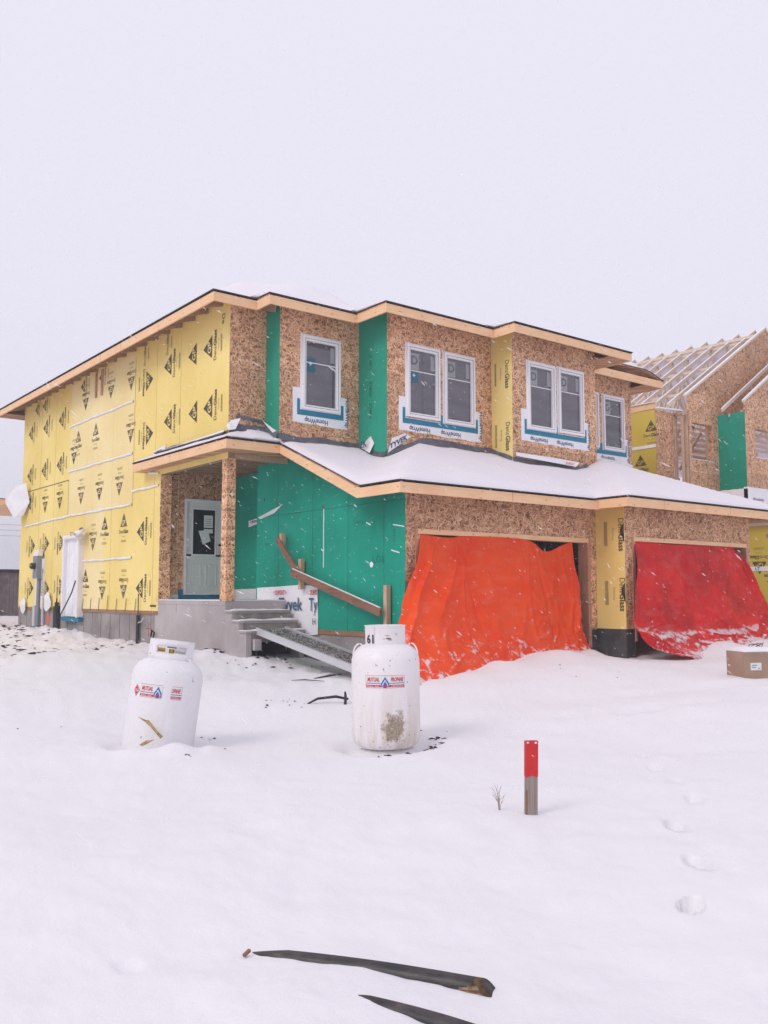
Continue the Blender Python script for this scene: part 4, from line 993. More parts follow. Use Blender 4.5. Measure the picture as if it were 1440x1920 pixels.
# ------------------------------------------------------------------ tarps
def catmull(P, t):
    n = len(P)-1; x = t*n; i = min(int(x), n-1); f = x-i
    p0 = P[max(i-1,0)]; p1 = P[i]; p2 = P[i+1]; p3 = P[min(i+2,n)]
    return .5*((2*p1)+(p2-p0)*f+(2*p0-5*p1+4*p2-p3)*f*f+(3*p1-p0-3*p2+p3)*f*f*f)
def tarp(name, label, rows, m, folds, seed, NU=300, NV=170):
    rows = [[Vector(p) for p in r] for r in rows]
    vs = []; fs = []
    for j in range(NV+1):
        b = j/NV; ctrl = []
        for k in range(len(rows[0])): ctrl.append(catmull([r[k] for r in rows], b))
        for i in range(NU+1):
            a = i/NU; p = catmull(ctrl, a)
            q = a + .10*noise.noise((a*3, b*2, seed))
            d = 0
            for (c, wd, am, ty) in folds:              # folds fan from pins at the top
                cc = c[0] + (c[1]-c[0])*b; d += am*math.exp(-((a-cc)/(wd*(.5+b)))**2)*(.3+.7*math.sin(math.pi*min(1, b*ty)))
            d += .05*noise.noise((a*3, b*2.2, seed))*b
            def rg(x, y, k, w_): return max(0, 1-abs(noise.noise((x, y, k)))/w_)       # sharp crease lines
            ex = a*5.0; ez = b*2.4
            cr = .042*rg(ex*.55+ez*.45, ez*.40-ex*.12, seed, .16) + .028*rg(ex*1.1-ez*.9, ez*.9+ex*.3, seed+3, .16) + .016*rg(ex*2.2+ez*1.6, ez*1.9-ex*.5, seed+5, .22)*(.4+b) + .007*rg(ex*4.5, ez*4.0+ex, seed+7, .3)*(.2+b)
            d += cr*min(1, b*5+.15) + .010*noise.noise((ex*3, ez*3, seed+2)) + .05*max(0, b-.72)*noise.noise((a*30, b*22, seed+8))/.28
            if seed < 20: d += .05/(1+math.exp((a-.155-.05*b)*160))*b + .03*math.exp(-((a-.10-.03*math.sin(b*9))/.012)**2)*b
            if seed > 20:                                  # sagging ledge that carries snow
                bb = b - .66 - .05*noise.noise((a*4, 0, seed)); d += (.10/(1+math.exp(-bb*60)) - .06/(1+math.exp(-(bb-.09)*40)))*math.exp(-((a-.45)/.42)**4)
            else: d += .05/(1+math.exp(-(b-.84-.05*noise.noise((a*5, 0, 3)))*50))
            vs.append((p.x, p.y - d, p.z + .35*abs(d)*(b > .9)))
    for j in range(NV):
        for i in range(NU): a = j*(NU+1)+i; fs.append((a, a+NU+1, a+NU+2, a+1))
    mb = MB(); mb.add(vs, fs, m)
    o = mb.build(name, smooth=True, fix=False)
    so_ = o.modifiers.new('thick', 'SOLIDIFY'); so_.thickness = .006
    return tag(o, label, 'tarp')
F = -3.70
tarp('orange_tarp', 'bright orange tarp hung over the open garage doorway beside the green wall', [
 [(1.68,F+.06,2.62),(2.3,F+.02,2.58),(2.65,F+.02,2.62),(3.6,F,2.63),(4.35,F+.03,2.60),(4.9,F+.14,2.42),(5.4,F+.16,2.56),(5.68,F+.16,2.64)],
 [(1.50,F-.04,2.15),(2.2,F-.05,2.1),(2.65,F-.06,2.1),(3.6,F-.06,2.1),(4.35,F-.04,2.1),(4.9,F+.04,2.05),(5.4,F+.08,2.1),(5.70,F+.12,2.15)],
 [(1.15,F-.16,1.62),(1.85,F-.22,1.58),(2.6,F-.16,1.58),(3.6,F-.15,1.56),(4.35,F-.12,1.56),(4.9,F-.04,1.54),(5.4,F-.02,1.56),(5.70,F+.04,1.6)],
 [(.85,F-.36,1.22),(1.6,F-.46,1.12),(2.45,F-.36,1.08),(3.5,F-.28,1.06),(4.35,F-.20,1.06),(4.9,F-.12,1.04),(5.4,F-.08,1.06),(5.72,F+.0,1.06)],
 [(.50,F-.68,.78),(1.3,F-.80,.70),(2.3,F-.62,.72),(3.4,F-.45,.74),(4.3,F-.34,.76),(4.9,F-.22,.78),(5.4,F-.14,.80),(5.74,F-.08,.80)],
 [(.40,F-.95,.36),(1.2,F-1.08,.30),(2.2,F-.86,.38),(3.35,F-.62,.46),(4.3,F-.48,.52),(4.9,F-.34,.54),(5.4,F-.26,.56),(5.76,F-.20,.56)],
 [(.42,F-1.10,.22),(1.15,F-1.22,.18),(2.2,F-1.0,.24),(3.35,F-.78,.34),(4.3,F-.62,.42),(4.9,F-.48,.44),(5.4,F-.40,.46),(5.78,F-.36,.46)]],
 M['tarp1'], [((.5,.56),.010,.025,1.3),((.07,.03),.010,.10,1),((.22,.06),.02,.04,1.6),((.25,.40),.010,-.03,1.6),((.24,.30),.008,.03,2),((.56,.40),.014,.03,1.2),((.98,.80),.015,.06,1.2),((.985,.88),.012,.05,1.1),((.97,.68),.018,.04,1.5),((.6,.72),.02,-.04,1.1)], 11)
F2 = -4.40
tarp('red_tarp', 'red tarp hung over the garage doorway nearest the neighbouring house', [
 [(6.58,F2+.06,2.63),(7.2,F2+.04,2.63),(7.9,F2+.04,2.62),(8.7,F2+.04,2.63),(9.4,F2+.05,2.63),(9.85,F2+.06,2.64),(10.05,F2+.08,2.66)],
 [(6.45,F2-.05,2.2),(7.1,F2-.06,2.2),(7.85,F2-.06,2.2),(8.7,F2-.06,2.2),(9.45,F2-.06,2.22),(10.1,F2-.06,2.3),(10.42,F2-.02,2.30)],
 [(6.30,F2-.12,1.7),(7.0,F2-.14,1.68),(7.8,F2-.15,1.66),(8.65,F2-.15,1.68),(9.5,F2-.17,1.7),(10.3,F2-.17,1.75),(10.72,F2-.12,1.82)],
 [(6.15,F2-.2,1.22),(6.9,F2-.26,1.15),(7.75,F2-.28,1.12),(8.6,F2-.28,1.12),(9.5,F2-.3,1.16),(10.4,F2-.28,1.25),(10.98,F2-.22,1.36)],
 [(6.08,F2-.28,.92),(6.85,F2-.36,.86),(7.7,F2-.38,.84),(8.6,F2-.40,.84),(9.5,F2-.42,.88),(10.45,F2-.38,.92),(11.06,F2-.3,.98)],
 [(6.30,F2-.50,.60),(6.95,F2-.72,.50),(7.7,F2-.56,.62),(8.6,F2-.58,.66),(9.5,F2-.66,.66),(10.4,F2-.58,.68),(11.0,F2-.5,.68)],
 [(7.05,F2-1.02,.37),(7.3,F2-1.0,.36),(7.8,F2-.86,.44),(8.6,F2-.92,.47),(9.5,F2-1.15,.47),(10.5,F2-1.25,.49),(11.6,F2-1.3,.50)]],
 M['tarp2'], [((.36,.42),.03,-.05,1.0),((.46,.5),.014,.03,1.3),((.96,.78),.03,.07,1.1),((.93,.90),.02,.06,1.1),((.2,.16),.03,.03,1.3),((.62,.6),.05,.03,1.0)], 23)
# ------------------------------------------------------------------ propane tanks
def tank_profile2(r, h):
    return [(.0,.02),(.20,.0),(r*.80,.015),(r*.92,.05),(r*.975,.10),(r,.17),(r,.60),(r,.75),(r,h-.22),(r*.995,h-.18),(r*.965,h-.135),(r*.90,h-.09),(r*.80,h-.052),(r*.68,h-.025),(r*.5,h-.008),(0,h)]
def tank_profile(r, h, sh):
    pr = [(.0, .02), (.20, .0), (r*.80, .015), (r*.93, .05), (r*.985, .10), (r, .16), (r*1.0, .30), (r, h-sh)]
    for k in range(1, 13):
        t = k/12*math.pi/2; pr.append((.02+ (r-.02)*math.cos(t)**.72, h-sh + sh*math.sin(t)))
    return pr
RT = .372
def bent(mb_fn): pass
def on_tank(r, a0, z0):
    # flat sticker coordinates -> the tank's side; -Y faces the road
    def f(x, y, n=.0015):
        a = a0 + x/r; return ((r+n)*math.sin(a), -(r+n)*math.cos(a), z0+y)
    return f
def bentrect(mb, f, x0, x1, y0, y1, m, n=.0015, k=10):
    vs = []; 
    for i in range(k+1):
        x = x0+(x1-x0)*i/k; vs += [f(x, y0, n), f(x, y1, n)]
    mb.add(vs, [(2*i, 2*i+2, 2*i+3, 2*i+1) for i in range(k)], m)
def flame(mb, f, x, y, w_, h_, m, n):
    pts = []
    for k in range(24):
        t = 2*math.pi*k/24; c = math.cos(t); s_ = math.sin(t)
        px = w_/2*s_*(1 if c < 0 else (1-c)**.9); py = h_*(.36 + (.64*c if c > 0 else .36*c))
        pts.append(f(x+px, y+py, n))
    mb.add(pts, [tuple(range(24))], m)
def sticker(mb, f, parts=('L','F','R')):
    W = .335; H = .10
    a0 = -W/2 if 'L' in parts else .06; a1 = W/2
    def rc(x0, x1, y0, y1, m, n): bentrect(mb, f, x0, x1, y0, y1, m, n)
    segs = [(-W/2, W/2)] if parts == ('L','F','R') else [(-W/2, .035), (.11, W/2+.035)]
    off = 0 if len(segs) == 1 else .035
    for (p, q) in segs:
        rc(p, q, 0, H, M['redink'], .001); rc(p+.0025 if p < -.1 else p, q-.0025 if q > .1 else q, .0025, H-.0025, M['paper'], .002)
        rc(p+.006 if p < -.1 else p, q-.006 if q > .1 else q, .008, .026, M['redink'], .003)
        rc(p+.006 if p < -.1 else p, q-.006 if q > .1 else q, .036, .041, M['blue'], .003)
    g = lambda x, y: f(x, y, .0035)
    def tx(s_, x, y, h, wd, m, b): text(mb, s_, (0,0,0), (1,0,0), (0,1,0), h, m, b, width=wd, fn=lambda a, c: f(x+a, y+c, .004), slant=.15)
    tx('MUTUAL', -.098, .052, .031, .105, M['redink'], .03)
    if off: tx('OPANE', .147, .052, .031, .075, M['redink'], .03)
    else: tx('PROPANE', .098, .052, .031, .105, M['redink'], .03)
    tx('Rentals - Sales', -.10, .012, .010, .10, M['paper'], .01); tx('1-800-555-0124', .10+off*1.3, .012, .010, .10 if not off else .06, M['paper'], .01)
    flame(mb, f, 0, .003, .075, .094, M['paper'], .0045); flame(mb, f, 0, .003, .068, .088, M['blue'], .0052); flame(mb, f, 0, .005, .050, .068, M['frostblue'], .0058)
    flame(mb, f, 0, .005, .034, .05, M['blue'], .0064); flame(mb, f, 0, .007, .020, .034, M['redink'], .007)
M['frostblue'] = mat('pale_blue_ink', (.50,.66,.82), .5)
t2 = thing('propane_tank', 'upright white propane cylinder marked 61 with a mud-stained side', 'propane tank', (-1.985, -7.395, gz(-1.985,-7.395)-.02), local=True, rot=(0, R(-.6), R(YAW)), group='propane tanks in the snow')
mb = MB(); mb.lathe(tank_profile2(RT, 1.125), M['tank'], n=72); body = mb.build('tank_body', t2, smooth=True)
mb = MB()                                              # open collar, seam towards the front left
n = 64; r0 = .213; vs = []; fs = []
for k in range(n+1):
    t = R(-122) + 2*math.pi*k/n; flare = .006
    for (rr, z) in ((r0, 1.08), (r0+flare, 1.30), (r0+flare+.010, 1.312), (r0+flare-.006, 1.312), (r0-.010, 1.29), (r0-.012, 1.08)): vs.append((rr*math.cos(t)*(1.0+.015*k/n), rr*math.sin(t)*(1.0+.015*k/n), z))
for k in range(n):
    for q in range(5): fs.append((k*6+q, (k+1)*6+q, (k+1)*6+q+1, k*6+q+1))
mb.add(vs, fs, M['tank'])
f = on_tank(r0+.006, R(-48), 1.125); text(mb, '61', (0,0,0), (1,0,0), (0,1,0), .088, M['black'], .02, width=.105, fn=lambda a, c: f(a, c, .006))
f = on_tank(r0+.006, R(3), 1.17)
for (x0, x1, y0, y1, m) in ((.0,.05,.0,.012,M['rust'] if 'rust' in M else M['mud']),(.02,.06,-.012,-.004,M['mud']),(-.04,-.01,.0,.004,M['mud']),(-.01,.03,.035,.04,M['redink']),(.10,.125,.05,.055,M['fence']),(.10,.103,.04,.055,M['fence']),(.122,.125,.04,.055,M['fence'])): bentrect(mb, f, x0, x1, y0, y1, m, .004, 3)
mb.build('collar', t2, smooth=True)
for s_ in (-1, 1):
    mb = MB(); mb.tube([(s_*(.300+.050*math.cos(t))+s_*.0, -.03, 1.035+.075*math.sin(t)-.03*s_*s_*math.cos(t)) for t in [R(-10)+k*R(200)/12 for k in range(13)]], .009, M['tank'], 8); mb.build('lifting_lug', t2, smooth=True)
mb = MB(); f = on_tank(RT, R(-1), .665); sticker(mb, lambda x, y, n=.0015: f(x*1.30, y*1.34, n)); mb.build('label', t2)
mb = MB()                                              # what is left of the hazard diamond on the shoulder
mb.poly([(-.045,-.285,1.012),(.045,-.285,1.012),(.0,-.318,.968)], M['redink'], (0,-.8,.5), .002); mb.poly([(-.02,-.294,1.006),(.02,-.294,1.006),(.0,-.303,.992)], M['paper'], (0,-.8,.5), .002)
for v_ in mb.v: pass
mb.v = [(x, y-.012, z+.01) for (x, y, z) in mb.v]
mb.build('hazard_label', t2)
mb = MB(); mb.tube([(0,0,1.10),(0,0,1.20)], .03, M['brass'], 12); mb.build('valve', t2)

t1 = thing('propane_tank', 'leaning white propane cylinder crusted with snow, left of the upright one', 'propane tank', (-4.07, -6.11, gz(-4.06,-6.12)-.15), local=True, rot=(R(-3), R(7.0), R(YAW+13)), group='propane tanks in the snow')
mb = MB(); mb.lathe(tank_profile(RT, 1.09, .22), M['tankclean'], n=72); mb.build('tank_body', t1, smooth=True)
mb = MB(); n = 40; vs = []; fs = []                     # collar with a slot cut in front, open at the back
rc_ = .225
angs = [R(-90) + R(-118) + R(236)*k/n for k in range(n+1)]
zs = [1.03, 1.125, 1.195, 1.265]
for t in angs:
    for z in zs:
        vs.append((rc_*math.cos(t), rc_*math.sin(t), z))
for k in range(n):
    tm = (angs[k]+angs[k+1])/2 + R(90)
    for q in range(3):
        if q == 1 and abs(tm) < R(43): continue
        fs.append((k*4+q, (k+1)*4+q, (k+1)*4+q+1, k*4+q+1))
mb.add(vs, fs, M['tankclean']); cobj = mb.build('collar', t1, smooth=True)
sm = cobj.modifiers.new('t', 'SOLIDIFY'); sm.thickness = .022; sm.offset = 0
mb = MB(); mb.tube([(0,-.02,1.05),(0,-.02,1.17)], .028, M['brass'], 12); mb.tube([(-.15,-.08,1.155),(-.07,-.06,1.155)], .022, M['brass'], 10); mb.tube([(-.05,-.05,1.20),(.05,-.05,1.20)], .02, M['meterbox'], 8); mb.tube([(.03,-.05,1.16),(.16,-.04,1.15)], .026, M['metal'], 8); mb.build('valve', t1)
mb = MB(); f = on_tank(RT, R(-12), .66); sticker(mb, lambda x, y, n=.0015: f(x*1.22, y*1.34, n), ('L','R')); mb.build('label', t1)
mb = MB(); f = on_tank(RT, R(-52), .72)
def dia(s_, m, n): mb.add([f(-s_*.78, 0, n), f(0, -s_, n), f(s_*.78, 0, n), f(0, s_, n)], [(0,1,2,3)], m)
dia(.062, M['redink'], .002); dia(.052, M['paper'], .003); dia(.047, M['redink'], .004)
bentrect(mb, f, -.034, .034, -.013, .013, M['paper'], .005, 4); text(mb, '1075', (0,0,0), (1,0,0), (0,1,0), .02, M['redink'], .03, width=.055, fn=lambda a, c: f(a, c-.010, .006)); mb.build('hazard_label', t1)
# corn husk frozen on the tank
hk = thing('corn_husk', 'dry tan corn stalk frozen against the leaning white cylinder', 'plant debris', (-4.25,-6.52,.2), local=True)
hk.location = (-4.235, -6.50, gz(-4.2,-6.5)+.22)
ax = Vector((.787,-.617,0)); tw = Vector((-.617,-.787,0))*.02
mb = MB()
P_ = lambda x, z, d=0: tuple(ax*x + Vector((0,0,z)) + tw*(1+d))
mb.tube([P_(-.10,.10), P_(-.05,.06,1), P_(0,.0,1), P_(.05,-.06)], [.022,.017,.013,.016], M['reed'], 8)
for k in range(5): mb.tube([P_(-.10,.10), P_(-.13-.012*k,.10+.012*k,k*.5)], [.009,.003], M['reed'], 5)
mb.build('stalk', hk, smooth=True)
mb = MB(); mb.poly([P_(-.17,-.13,1), P_(-.10,-.085,2), P_(-.01,-.075,2), P_(-.06,-.105,2.5), P_(-.13,-.14,2)], M['reed'], (-.6,-.8,0), .006); mb.build('leaf', hk)

# ------------------------------------------------------------------ stake, twig, box, pipes
sk = thing('survey_stake', 'wooden survey stake with a red painted top, alone in the open snow', 'stake', (-3.415,-10.83,gz(-3.415,-10.83)), local=True, rot=(0, R(1.0), R(YAW+4)))
mb = MB(); mb.box(-.043, .043, -.019, .019, -.15, .268, M['stakewood']); mb.box(-.0432,-.028,-.0205,-.019,.0,.17,M['oldwood']); mb.build('shaft', sk, bev=.002)
mb = MB(); mb.poly([(-.0455,-.0215,.50),(.0455,-.0215,.503),(.0455,-.0215,.262),(.036,-.0215,.252),(.028,-.0215,.263),(.015,-.0215,.260),(.004,-.0215,.268),(-.012,-.0215,.258),(-.024,-.0215,.262),(-.034,-.0215,.249),(-.0455,-.0215,.26)], M['red'], (0,-1,0), .043); mb.build('painted_top', sk, bev=.002)
mb = MB(); mb.box(-.036, -.020, -.0225, -.02, .485, .497, M['metal']); mb.box(.02,.036,-.0225,-.02,.485,.497,M['paper']); mb.build('staple', sk)
def twig(name, label, u, v, h, n, seed, spread=.35):
    rd = random.Random(seed); mb = MB(); z = gz(u, v)
    for i in range(n):
        a = rd.uniform(0, 6.28); s_ = rd.uniform(.3, 1)*spread; hh = h*rd.uniform(.5, 1)
        p = [Vector((0,0,-.03)), Vector((math.cos(a)*s_*h*.2, math.sin(a)*s_*h*.2, hh*.4)), Vector((math.cos(a)*s_*h*.5, math.sin(a)*s_*h*.5, hh*.75)), Vector((math.cos(a+.4)*s_*h*.8, math.sin(a+.4)*s_*h*.8, hh))]
        q = Vector((u, v, z)); mb.tube([q+x for x in p], [.0022,.0018,.0013,.0006], M['twig'], 5)
        for k in (1, 2):
            b = a + rd.uniform(-1.4, 1.4); e_ = p[k] + Vector((math.cos(b), math.sin(b), 1.1))*h*rd.uniform(.10,.25); mb.tube([q+p[k], q+e_], [.0014,.0006], M['twig'], 4)
    return tag(mb.build(name), label, 'weed')
twig('dry_weed', 'small dry twiggy weed poking from the snow beside the red-topped stake', -3.51, -10.62, .20, 7, 4)
bx = thing('cardboard_box', 'closed brown cardboard box capped with snow near the red tarp', 'box', (4.95,-7.7,gz(4.95,-7.7)-.05), local=True, rot=(0,0,R(-27)))
mb = MB(); mb.box(-.31, .31, -.24, .24, 0, .44, M['card']); mb.box(-.31,.31,-.243,-.24,.40,.402,M['carddark']); mb.build('carton', bx, bev=.006)
mb = MB(); mb.box(-.21, -.03, -.243, -.240, .17, .28, M['paper']); mb.box(-.19,-.10,-.2445,-.243,.24,.25,M['greyink']); mb.box(-.19,-.12,-.2445,-.243,.21,.22,M['greyink']); mb.box(-.09,-.05,-.2445,-.243,.19,.20,M['blue']); mb.build('shipping_label', bx)
hb = hf(grid(-.31,.31,.04,[]), grid(-.24,.24,.04,[]), lambda u, v: True, lambda u, v: .443+.07*max(0,(1-(u/.325)**4))*max(0,(1-(v/.255)**4))+.008*noise.noise((u*9,v*9,0)), lambda u, v: .441, M['snow']); hb.build('snow_cap', bx, smooth=True)
mb = MB()
for k in range(3): mb.tube([(.02+.10*math.cos(t)+k*.02, -.02+.06*math.sin(t), .50+.045*math.sin(t*1.0+k)+.01*k) for t in [2*math.pi*i/16 for i in range(17)]], .006, M['black'], 6)
mb.build('strap_coil', bx, smooth=True)
# black plastic lengths in the foreground
def fore_pipe(name, label, p, q, r0_, r1_, end=True, up_=.03):
    p = Vector(p); q = Vector(q); N = 30; pts = []; rs = []
    for i in range(N+1):
        t = i/N; c = p.lerp(q, t); c.z += .012*math.sin(t*math.pi) + up_*min(1, t*5)*(1-t); pts.append(c); rs.append(r0_+(r1_-r0_)*min(1, t*1.6))
    root = thing(name, label, 'pipe', tuple(q))
    mb = MB(); mb.tube(pts, rs, M['plastic'], 22, caps=True)
    if end:                                             # oblique cut: shear the last ring
        d = (q-p).normalized()
        for k in range(len(mb.v)-22, len(mb.v)):
            x = Vector(mb.v[k]); s_ = -(x.z-q.z)*.9; mb.v[k] = tuple(x + d*(s_))
    mb.build('pipe_wall', root, smooth=True)
    return root
g1 = gz(-5.6,-12.5)
pp = fore_pipe('plastic_pipe', 'longer black plastic pipe half buried in the foreground snow, with a mud-crusted end', (-6.13,-11.63,gz(-6.13,-11.63)-.05), (-5.555,-12.60,gz(-5.555,-12.6)+.004), .036, .040)
mb = MB(); d = (Vector((-5.60,-12.53,0))-Vector((-6.13,-11.63,0))).normalized(); c = Vector((-5.555,-12.60,gz(-5.555,-12.6)+.004))
mb.tube([c-d*.13, c-d*.03, c+d*.001], [.0406,.0412,.0407], M['mud'], 22, caps=False)
for k in range(22, 66):
    x = Vector(mb.v[k]); mb.v[k] = tuple(x + d*(-(x.z-c.z)*.9)); 
for k in range(0, 22):
    x = Vector(mb.v[k]); mb.v[k] = tuple(x + d*(.03*math.sin(k*1.7)+.02*math.sin(k*3.1))); mb.build('mud_crust', pp, smooth=True)
mb = MB(); side = Vector((-d.y, d.x, 0)); 
if side.dot(Vector((-.617,-.787,0))) < 0: side = -side
vs = []; N = 20
for i in range(N+1):
    t = i/N; b = Vector((-5.95,-11.93,0)).lerp(c+d*.05, t); b.z = 0
    for (k, dz) in ((.0,-.6),(.045*t+.008,-.5),(.075*t+.012,-.4)):
        x = b + side*k; vs.append((x.x, x.y, gz(x.x, x.y)+.018+dz*.3+.012*t+(.02*max(0, t-.85)/.15)))
mb.add(vs, [(3*i+k, 3*i+3+k, 3*i+4+k, 3*i+1+k) for i in range(N) for k in range(2)], M['membrane']); o = mb.build('liner_sheet', pp, smooth=True, fix=False); o.modifiers.new('t','SOLIDIFY').thickness = .005
fore_pipe('plastic_pipe', 'shorter black plastic pipe at the very bottom edge, mostly under snow', (-6.10,-12.30,gz(-6.10,-12.30)-.055), (-5.80,-12.98,gz(-5.80,-12.98)-.012), .032, .036, up_=.02)
mb = MB(); q = (-6.17,-11.72,gz(-6.17,-11.72)+.008); mb.beam(q, (q[0]+.035,q[1]+.012,q[2]+.012), .014, .012, M['oldwood']); tag(mb.build('wood_chip'), 'tiny brown wood chip on the snow left of the black pipe', 'wood chip')
# roofing scraps between steps and the upright tank
def scrap(name, label, pts, r_, cat='scrap'):
    mb = MB(); P2 = [(u, v, gz(u, v)+z) for (u, v, z) in pts]; mb.tube(P2, r_, M['black'], 7)
    return tag(mb.build(name, smooth=True), label, cat)
scrap('hose_scrap', 'curved black hose scrap standing out of the snow left of the upright tank', [(-1.25,-4.72,.0),(-1.08,-4.72,.06),(-.86,-4.84,.09),(-.72,-4.94,.05)], [.012,.018,.02,.016])
scrap('hose_scrap', 'short forked black stub at the end of the curved hose scrap', [(-.86,-5.06,-.02),(-.80,-4.98,.10),(-.77,-4.93,.15)], [.02,.02,.014])
scrap('rubber_strip', 'thin straight black strip on the snow nearest the ramp', [(-.20,-3.30,.005),(.05,-3.36,.03),(.28,-3.38,.045)], [.006,.018,.006])
scrap('rubber_strip', 'thin curved black strip on the snow between the ramp and the hose scrap', [(-.62,-3.30,.01),(-.45,-3.42,.02),(-.22,-3.62,.008)], [.004,.009,.004])
scrap('dry_root', 'thin arching dark root in the open snow at far left', [(-6.55,-5.1,-.01),(-6.45,-5.2,.025),(-6.25,-5.28,.03),(-6.13,-5.32,.0)], [.003,.007,.007,.003], 'root')
scrap('dry_root', 'small reddish root tip just right of the arching one', [(-5.85,-5.0,-.01),(-5.78,-5.02,.035),(-5.70,-5.07,.035),(-5.66,-5.1,-.01)], [.008,.012,.012,.006], 'root')
# frozen clods, nobody could count them
mb = MB(); rd = random.Random(5)
def clod(u, v, s_, flat=.5, lift=.0):
    z = gz(u, v); n_ = noise.noise((u*2.1, v*2.1, 3)); k = .012 + (.10 if (v > 1 and u < 0) else 0)*min(1, max(0, (v-1)/3)) + (.03 if v > -5 and u > -1.5 else 0)*min(1, max(0, (v+5)/2))
    z += k*n_ + k*.6*noise.noise((u*6, v*6, 7)) + .004*noise.noise((u*17, v*17, 1))
    a = rd.uniform(0, 3.14); el = rd.uniform(1, 2.6); vs = []
    for (x, y, zz) in ((1,0,0),(.4,.9,.1),(-.6,.8,0),(-1,-.1,.1),(-.4,-.9,0),(.6,-.7,.1),(.1,.1,1),(.0,0,-1)):
        x = x*s_*el*rd.uniform(.7,1.2); y = y*s_*rd.uniform(.7,1.2); vs.append((u+x*math.cos(a)-y*math.sin(a), v+x*math.sin(a)+y*math.cos(a), z+lift+zz*s_*flat*rd.uniform(.7,1.3)))
    mb.add(vs, [(i, (i+1) % 6, 6) for i in range(6)]+[((i+1) % 6, i, 7) for i in range(6)], M['dirt'])
for i in range(2600):                                    # spoil left of the house
    t = rd.random(); v = rd.uniform(1.0, 15); u = -rd.uniform(.6, 7.5)
    if noise.noise((u*.5, v*.4, 9)) + (v-5)*.06 - (u+3.5)*.05 < -.02: continue
    clod(u, v, rd.choice((.012,.018,.03,.045,.07))*rd.uniform(.6,1.1), .3)
for i in range(120): u = rd.uniform(-3.2, -.1); v = rd.uniform(7, 13.5); clod(u, v, rd.uniform(.02,.06), .4)
for (u, v, n_, sp, s_) in ((-.15,.3,10,.3,.05),(.3,-1.0,6,.25,.04),(.6,-1.5,6,.5,.035),(0,-1.8,4,.4,.03),(-.2,1.5,5,.5,.03),(-.3,-1.3,7,.6,.02),
    (-1.55,-4.5,7,.3,.014),(-1.35,-7.55,8,.12,.02),(-1.28,-7.0,5,.2,.018),(-2.2,-7.82,16,.16,.022),(-1.85,-7.86,10,.14,.02),(-3.62,-6.55,16,.10,.018),(-3.40,-5.9,5,.08,.018),(-4.1,-6.95,5,.06,.012),(-3.62,-6.4,14,.09,.02),(-4.42,-6.42,5,.05,.012),(-1.62,-7.75,8,.10,.016),(-1.2,-6.2,4,.2,.016),(-1.5,-4.6,4,.3,.02),(3,-6,5,.6,.012),(-4.9,-4.2,5,.6,.012),(-6,-2.2,8,.5,.02),(-7,-.5,10,.7,.025)):
    for k in range(n_): clod(u+rd.gauss(0, sp*.6), v+rd.gauss(0, sp*.6), s_*rd.uniform(.5, 1.3), .5, .004)  # dirt at the leaning tank's foot also stands in for contact shade
for k in range(26):                                     # muck ring under the upright tank
    a = rd.uniform(math.pi*.98, math.pi*1.60); clod(-1.985+.385*math.cos(a)+rd.gauss(0,.015), -7.395+.385*math.sin(a)+rd.gauss(0,.015), rd.uniform(.006,.020), .5, .004)
struct(mb.build('frozen_clods', fix=False), 'stuff')

# ------------------------------------------------------------------ neighbouring house, still in frame
nb = thing('framed_house', 'half framed neighbouring house with bare roof trusses, behind the garage on the right', 'house', (18, 4, 1.0))
NU, NV, NU1, NV1, NU2, NV2 = 14.43, .60, 15.32, .25, 17.17, -.65
PKU, PKZ, SN = 20.16, 10.44, .626
mb = MB()
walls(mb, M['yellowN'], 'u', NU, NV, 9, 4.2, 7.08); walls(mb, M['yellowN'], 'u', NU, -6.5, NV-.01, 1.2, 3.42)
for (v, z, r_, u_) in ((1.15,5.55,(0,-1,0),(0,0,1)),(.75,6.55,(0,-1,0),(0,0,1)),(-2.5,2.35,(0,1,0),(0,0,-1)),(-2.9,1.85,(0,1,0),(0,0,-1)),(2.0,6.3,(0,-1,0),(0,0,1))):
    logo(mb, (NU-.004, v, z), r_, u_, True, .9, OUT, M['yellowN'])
text(mb, 's', (NU-.006, -2.75, 3.1), (0,-1,0), (0,0,1), .14, M['ink'])
mb.build('yellow_wall', nb)
mb = MB(); mb.box(NU-.02, NU, .6, 5, 5.93, 6.02, M['wrap']); mb.box(NU-.04, NU+.2, -6.5, .6, 3.42, 3.50, M['snow']); mb.box(NU-.012, NU, -3.2, -2.2, 2.22, 2.34, M['wrap']); text(mb, 'LT', (NU-.016,-2.45,2.24), (0,-1,0), (0,0,1), .08, M['blueink'], .03); mb.build('seam_strips', nb)
mb = MB()
mb.poly([(NU-.3,-6.9,3.43),(26.4,-6.9,3.43),(26.4,-.68,4.30),(17.2,-.68,4.30),(NU-.3,-.68,3.64)], M['osb'], (0,0,1), .03); mb.build('lower_roof_deck', nb)
mb = MB(); mb.poly([(NU-.25,-6.85,3.50),(26.3,-6.85,3.50),(26.3,-.70,4.36),(17.2,-.70,4.36),(NU-.25,-.70,3.70)], M['roofsnow'], (0,0,1), .05); mb.build('lower_roof_snow', nb)
mb = MB(); mb.box(NU+.013, 26, -6.5, -6.35, 1.2, 3.40, M['osb']); mb.build('front_wall', nb)
mb = MB(); mb.box(NU+.01, NU+.2, -6.5, 8.9, .6, 1.19, M['concrete']); mb.build('foundation', nb)
mb = MB()
walls(mb, M['osb'], 'v', NV, NU+.001, NU1, 4.0, 7.06)
